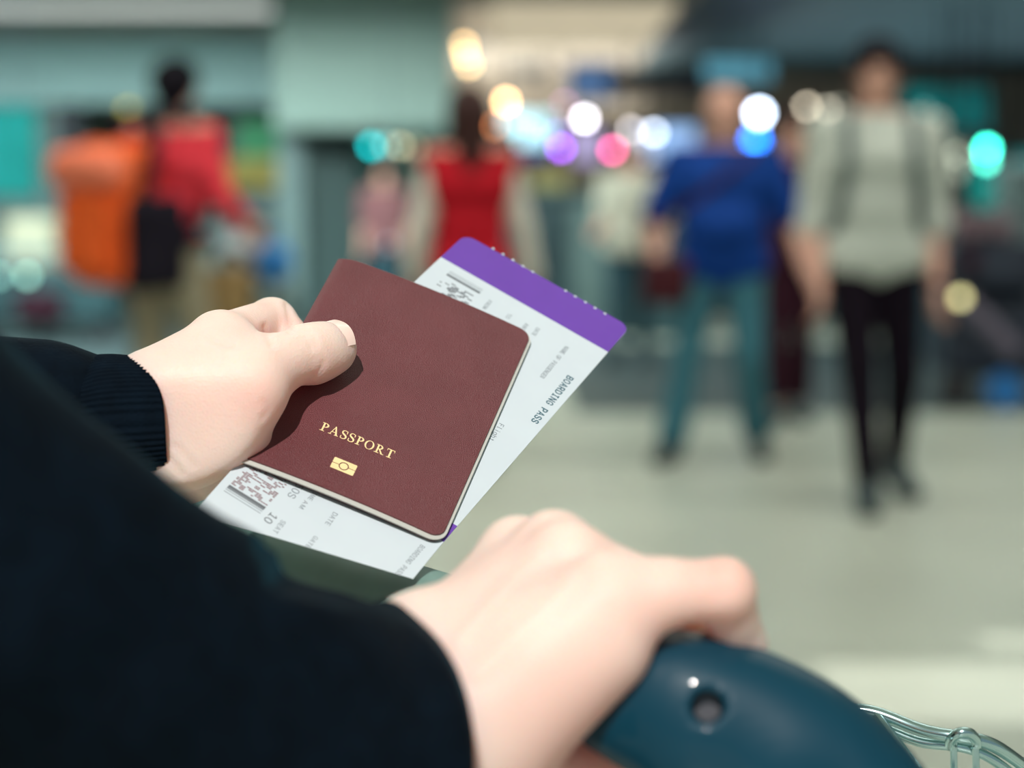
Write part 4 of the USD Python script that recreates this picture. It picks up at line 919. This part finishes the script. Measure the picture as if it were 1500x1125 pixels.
# dark luggage trolley at the right edge with a mauve bag and slanted handle
rt = thing('luggage_trolley', 'parked dark luggage trolley with a slanted mauve handle, at the right edge', 'luggage trolley', aty(1450, 575, 11) * (1, 1, 0))
a, b = px_box(1392, 352, 1530, 430, 11.2, .6); obj('dark_load', span(a, b, .06), 'dark_frame', rt, label='dark load')
a, b = px_box(1385, 430, 1560, 560, 11.3, .6, .14); obj('base', span(a, b, .05), 'dark_frame', rt)
obj('handle', tube([aty(1408, 437, 10.9), aty(1488, 516, 10.9)], .055, 14), 'mauve_strap', rt, label='slanted mauve handle tube')
for x_, m in ((1472, 'blue_bag'), (1400, 'rubber_black'), (1545, 'rubber_black')):
    w_ = trimesh.creation.cylinder(.10, .05, sections=24); w_.apply_transform(trimesh.transformations.rotation_matrix(math.pi / 2, [1, 0, 0])); w_.apply_translation((aty(x_, 575, 11.0)[0], 11.0, .10)); obj('wheel', w_, m, rt)
sack(aty(1415, 332, 11.3), (.10, .12, .075), 'mauve_cloth', 'travel_bag', 'mauve travel bag on the parked trolley, nearer the striped shirt', 'bag')
sack(aty(1462, 334, 11.4), (.085, .12, .07), 'mauve_cloth', 'travel_bag', 'mauve travel bag on the parked trolley, at the right', 'bag')
sack(aty(1420, 385, 11.05), (.06, .06, .06), 'maroon_cloth', 'pouch', 'dark red pouch hanging on the parked trolley', 'bag')
a, b = px_box(1470, 238, 1530, 420, 13.5, .4, 0); struct('trim_3', span(a, b, .03), 'pillar_stone')

# far shops: lit signs and screens
def sign(x0, y0, x1, y1, y, m, lab, cat='sign', name='shop_sign', d=.12):
    a, b = px_box(x0, y0, x1, y1, y, d); t = thing(name, lab, cat, (*(np.array(a) + b)[:2] / 2, a[2]))
    obj('casing', span((a[0] - .03, a[1] + .03, a[2] - .03), (b[0] + .03, b[1] + .05, b[2] + .03), .01), 'dark_frame', t)
    if m: obj('face', span(a, b), m, t)
    for s_ in (.2, .8): obj('hanger', tube([(a[0] + (b[0] - a[0]) * s_, b[1], b[2]), (a[0] + (b[0] - a[0]) * s_, b[1], 3.22)], .02, 6), 'dark_frame', t)
a, b = px_box(725, -10, 965, 52, 23, .08); cv = (a[0], b[0])
struct('trim_4', span((a[0], 20.5, 3.12), (b[0], 25.5, 3.2)), 'glow_cove')
sign(738, 166, 808, 214, 28, glow('glow_ice', (0.55, 0.92, 1.0), 2.3), 'bright icy white screen right of the red vest\'s wearer', 'screen', 'shop_screen')
sign(768, 216, 806, 232, 27.8, glow('glow_royal', (0.004, 0.05, 0.36), 0.9), 'small deep blue strip sign under the icy white screen')
sign(895, 106, 1030, 134, 24, None, 'dark maroon hanging sign left of the balding person\'s head')
sign(835, 95, 905, 145, 29, glow('glow_dusk', (0.08, 0.16, 0.32), 1.0), 'dim slate blue sign behind the lilac lamps')
sign(1030, 88, 1130, 118, 27, glow('glow_cyan', (0.10, 0.32, 0.42), 1.0), 'dim cyan sign above the balding person')
sign(960, 186, 1020, 232, 29, glow('glow_pale_blue', (0.36, 0.60, 1.0), 1.2), 'pale blue screen left of the balding person', 'screen', 'shop_screen')
sign(838, 185, 880, 238, 29.5, glow('glow_lilac', (0.50, 0.44, 0.72), 1.0), 'lilac screen below the white lamp', 'screen', 'shop_screen')
sign(918, 190, 962, 235, 29.2, glow('glow_frost', (0.66, 0.76, 1.0), 1.2), 'frosty white screen right of the pink lamp', 'screen', 'shop_screen')
sign(1320, 128, 1450, 190, 26, glow('glow_deep_teal', (0.005, 0.15, 0.15), 1.0, .3), 'deep teal lit sign behind the striped shirt\'s wearer')
sign(1424, 240, 1462, 306, 21, glow('glow_teal_post', (0.005, 0.30, 0.26), .9), 'teal lit column sign under the mint lamp')
sign(1375, 215, 1412, 258, 21, glow('glow_cream', (0.72, 0.80, 0.62), 1.1), 'cream lit panel left of the mint lamp')
sign(1480, 225, 1540, 262, 22, glow('glow_sea', (0.005, 0.20, 0.20), .9), 'dim sea-green panel at the right edge')
sign(778, 250, 832, 276, 27, glow('glow_olive', (0.40, 0.40, 0.16), .8), 'olive yellow panel below the violet lamp')
sign(740, 70, 800, 105, 30, glow('glow_grey', (0.22, 0.30, 0.31), 1.0), 'pale grey-blue panel right of the amber lamps')
struct('wall_far', span((-1.2, 32, 0), (10, 32.2, 3.2)), 'paint_beige')
# bare bulbs: small globes that give the blurred discs
def bulb(px, py, y, r, col, power, lab):
    c_ = aty(px, py, y); t = thing('lamp', lab, 'lamp', c_)
    g = trimesh.creation.icosphere(2, r); g.apply_translation(c_); m = glow(numbered('glow_bulb'), col, power); obj('globe', g, m, t, smooth=True)
    obj('socket', tube([c_ + V(0, 0, r * .9), c_ + V(0, 0, r * 2.4)], r * .5, 10), 'dark_frame', t); obj('stem', tube([c_ + V(0, 0, r * 2), (c_[0], c_[1], max(3.22, c_[2] + .3))], r * .12, 6), 'dark_frame', t)
bulb(680, 66, 24, .04, (1.0, .66, .28), 13, 'amber lamp, topmost of the three above the dark-haired person in the red vest')
bulb(682, 80, 24.25, .04, (1.0, .66, .28), 13, 'amber lamp, middle of the three above the person in the red vest')
bulb(687, 95, 24.5, .04, (1.0, .66, .28), 13, 'amber lamp, lowest of the three above the person in the red vest')
bulb(741, 149, 24, .045, (1.0, .56, .24), 26, 'bright orange lamp right of the red vest wearer\'s head')
bulb(724, 184, 24, .04, (1.0, .33, .12), 8, 'dim rust-orange lamp just below the bright orange one')
bulb(822, 217, 25, .045, (.42, .08, 1.0), 18, 'violet lamp below the white one')
bulb(814, 197, 25.3, .04, (.45, .25, 1.0), 7, 'faint violet lamp above the violet one')
bulb(827, 152, 25.6, .04, (.75, .35, .65), 5, 'faint mauve lamp left of the white one')
bulb(856, 174, 25, .05, (.95, .92, 1.0), 20, 'white lamp between the violet and the pink ones')
bulb(897, 220, 25, .045, (1.0, .09, .36), 18, 'pink lamp right of the violet one')
bulb(924, 190, 25, .04, (1.0, .92, .9), 9, 'soft white lamp above the pink one')
bulb(958, 194, 25, .045, (.75, .85, 1.0), 14, 'cool white lamp left of the balding person')
bulb(930, 250, 25.5, .035, (.8, .85, .7), 2.5, 'faint grey lamp above the person in beige')
bulb(1112, 166, 23, .075, (.66, .80, 1.0), 22, 'big blue-white lamp right of the balding person\'s head')
bulb(1106, 206, 23.4, .085, (.01, .20, 1.0), 18, 'big blue lamp under the blue-white one')
bulb(1182, 156, 24, .04, (1.0, .88, .66), 8, 'warm white lamp left of the striped shirt wearer\'s head')
bulb(1213, 160, 24.2, .04, (.9, .85, .66), 5, 'dimmer warm lamp beside the striped shirt wearer\'s head')
bulb(1232, 158, 24.4, .04, (.9, .85, .66), 4, 'dim warm lamp touching the striped shirt wearer\'s hair')
bulb(1446, 218, 20.6, .05, (.05, 1.0, .70), 24, 'bright mint lamp at the right'); bulb(1445, 236, 20.8, .045, (.12, 1.0, .72), 12, 'second mint lamp just under the bright one')
bulb(1394, 226, 20.7, .05, (.92, 1.0, .75), 8, 'cream lamp left of the mint ones')
bulb(1407, 436, 10.6, .03, (.85, .78, .36), 4, 'pale yellow lamp beside the hand of the striped shirt wearer')
bulb(1355, 160, 22, .035, (.3, .8, .75), 1.5, 'faint teal lamp by the striped shirt wearer\'s shoulder')
bulb(544, 214, 19.8, .045, (0, .62, .64), 9, 'teal lamp above the person in pink'); bulb(566, 212, 19.8, .04, (.4, .8, .75), 4, 'pale aqua lamp above the person in pink')
bulb(586, 214, 19.8, .04, (.75, .72, .45), 5, 'straw-coloured lamp above the person in pink'); bulb(608, 216, 19.8, .04, (.45, .48, .3), 3, 'dim olive lamp left of the red vest')
bulb(40, 404, 15.6, .035, (.35, .75, .6), 5, 'pale green lamp on the cart under the cream carton'); bulb(-2, 404, 15.6, .035, (.3, .65, .55), 4, 'pale green lamp at the very left edge')
bulb(571, 357, 16.6, .03, (.4, .5, .55), 1.6, 'faint grey lamp below the person in pink')
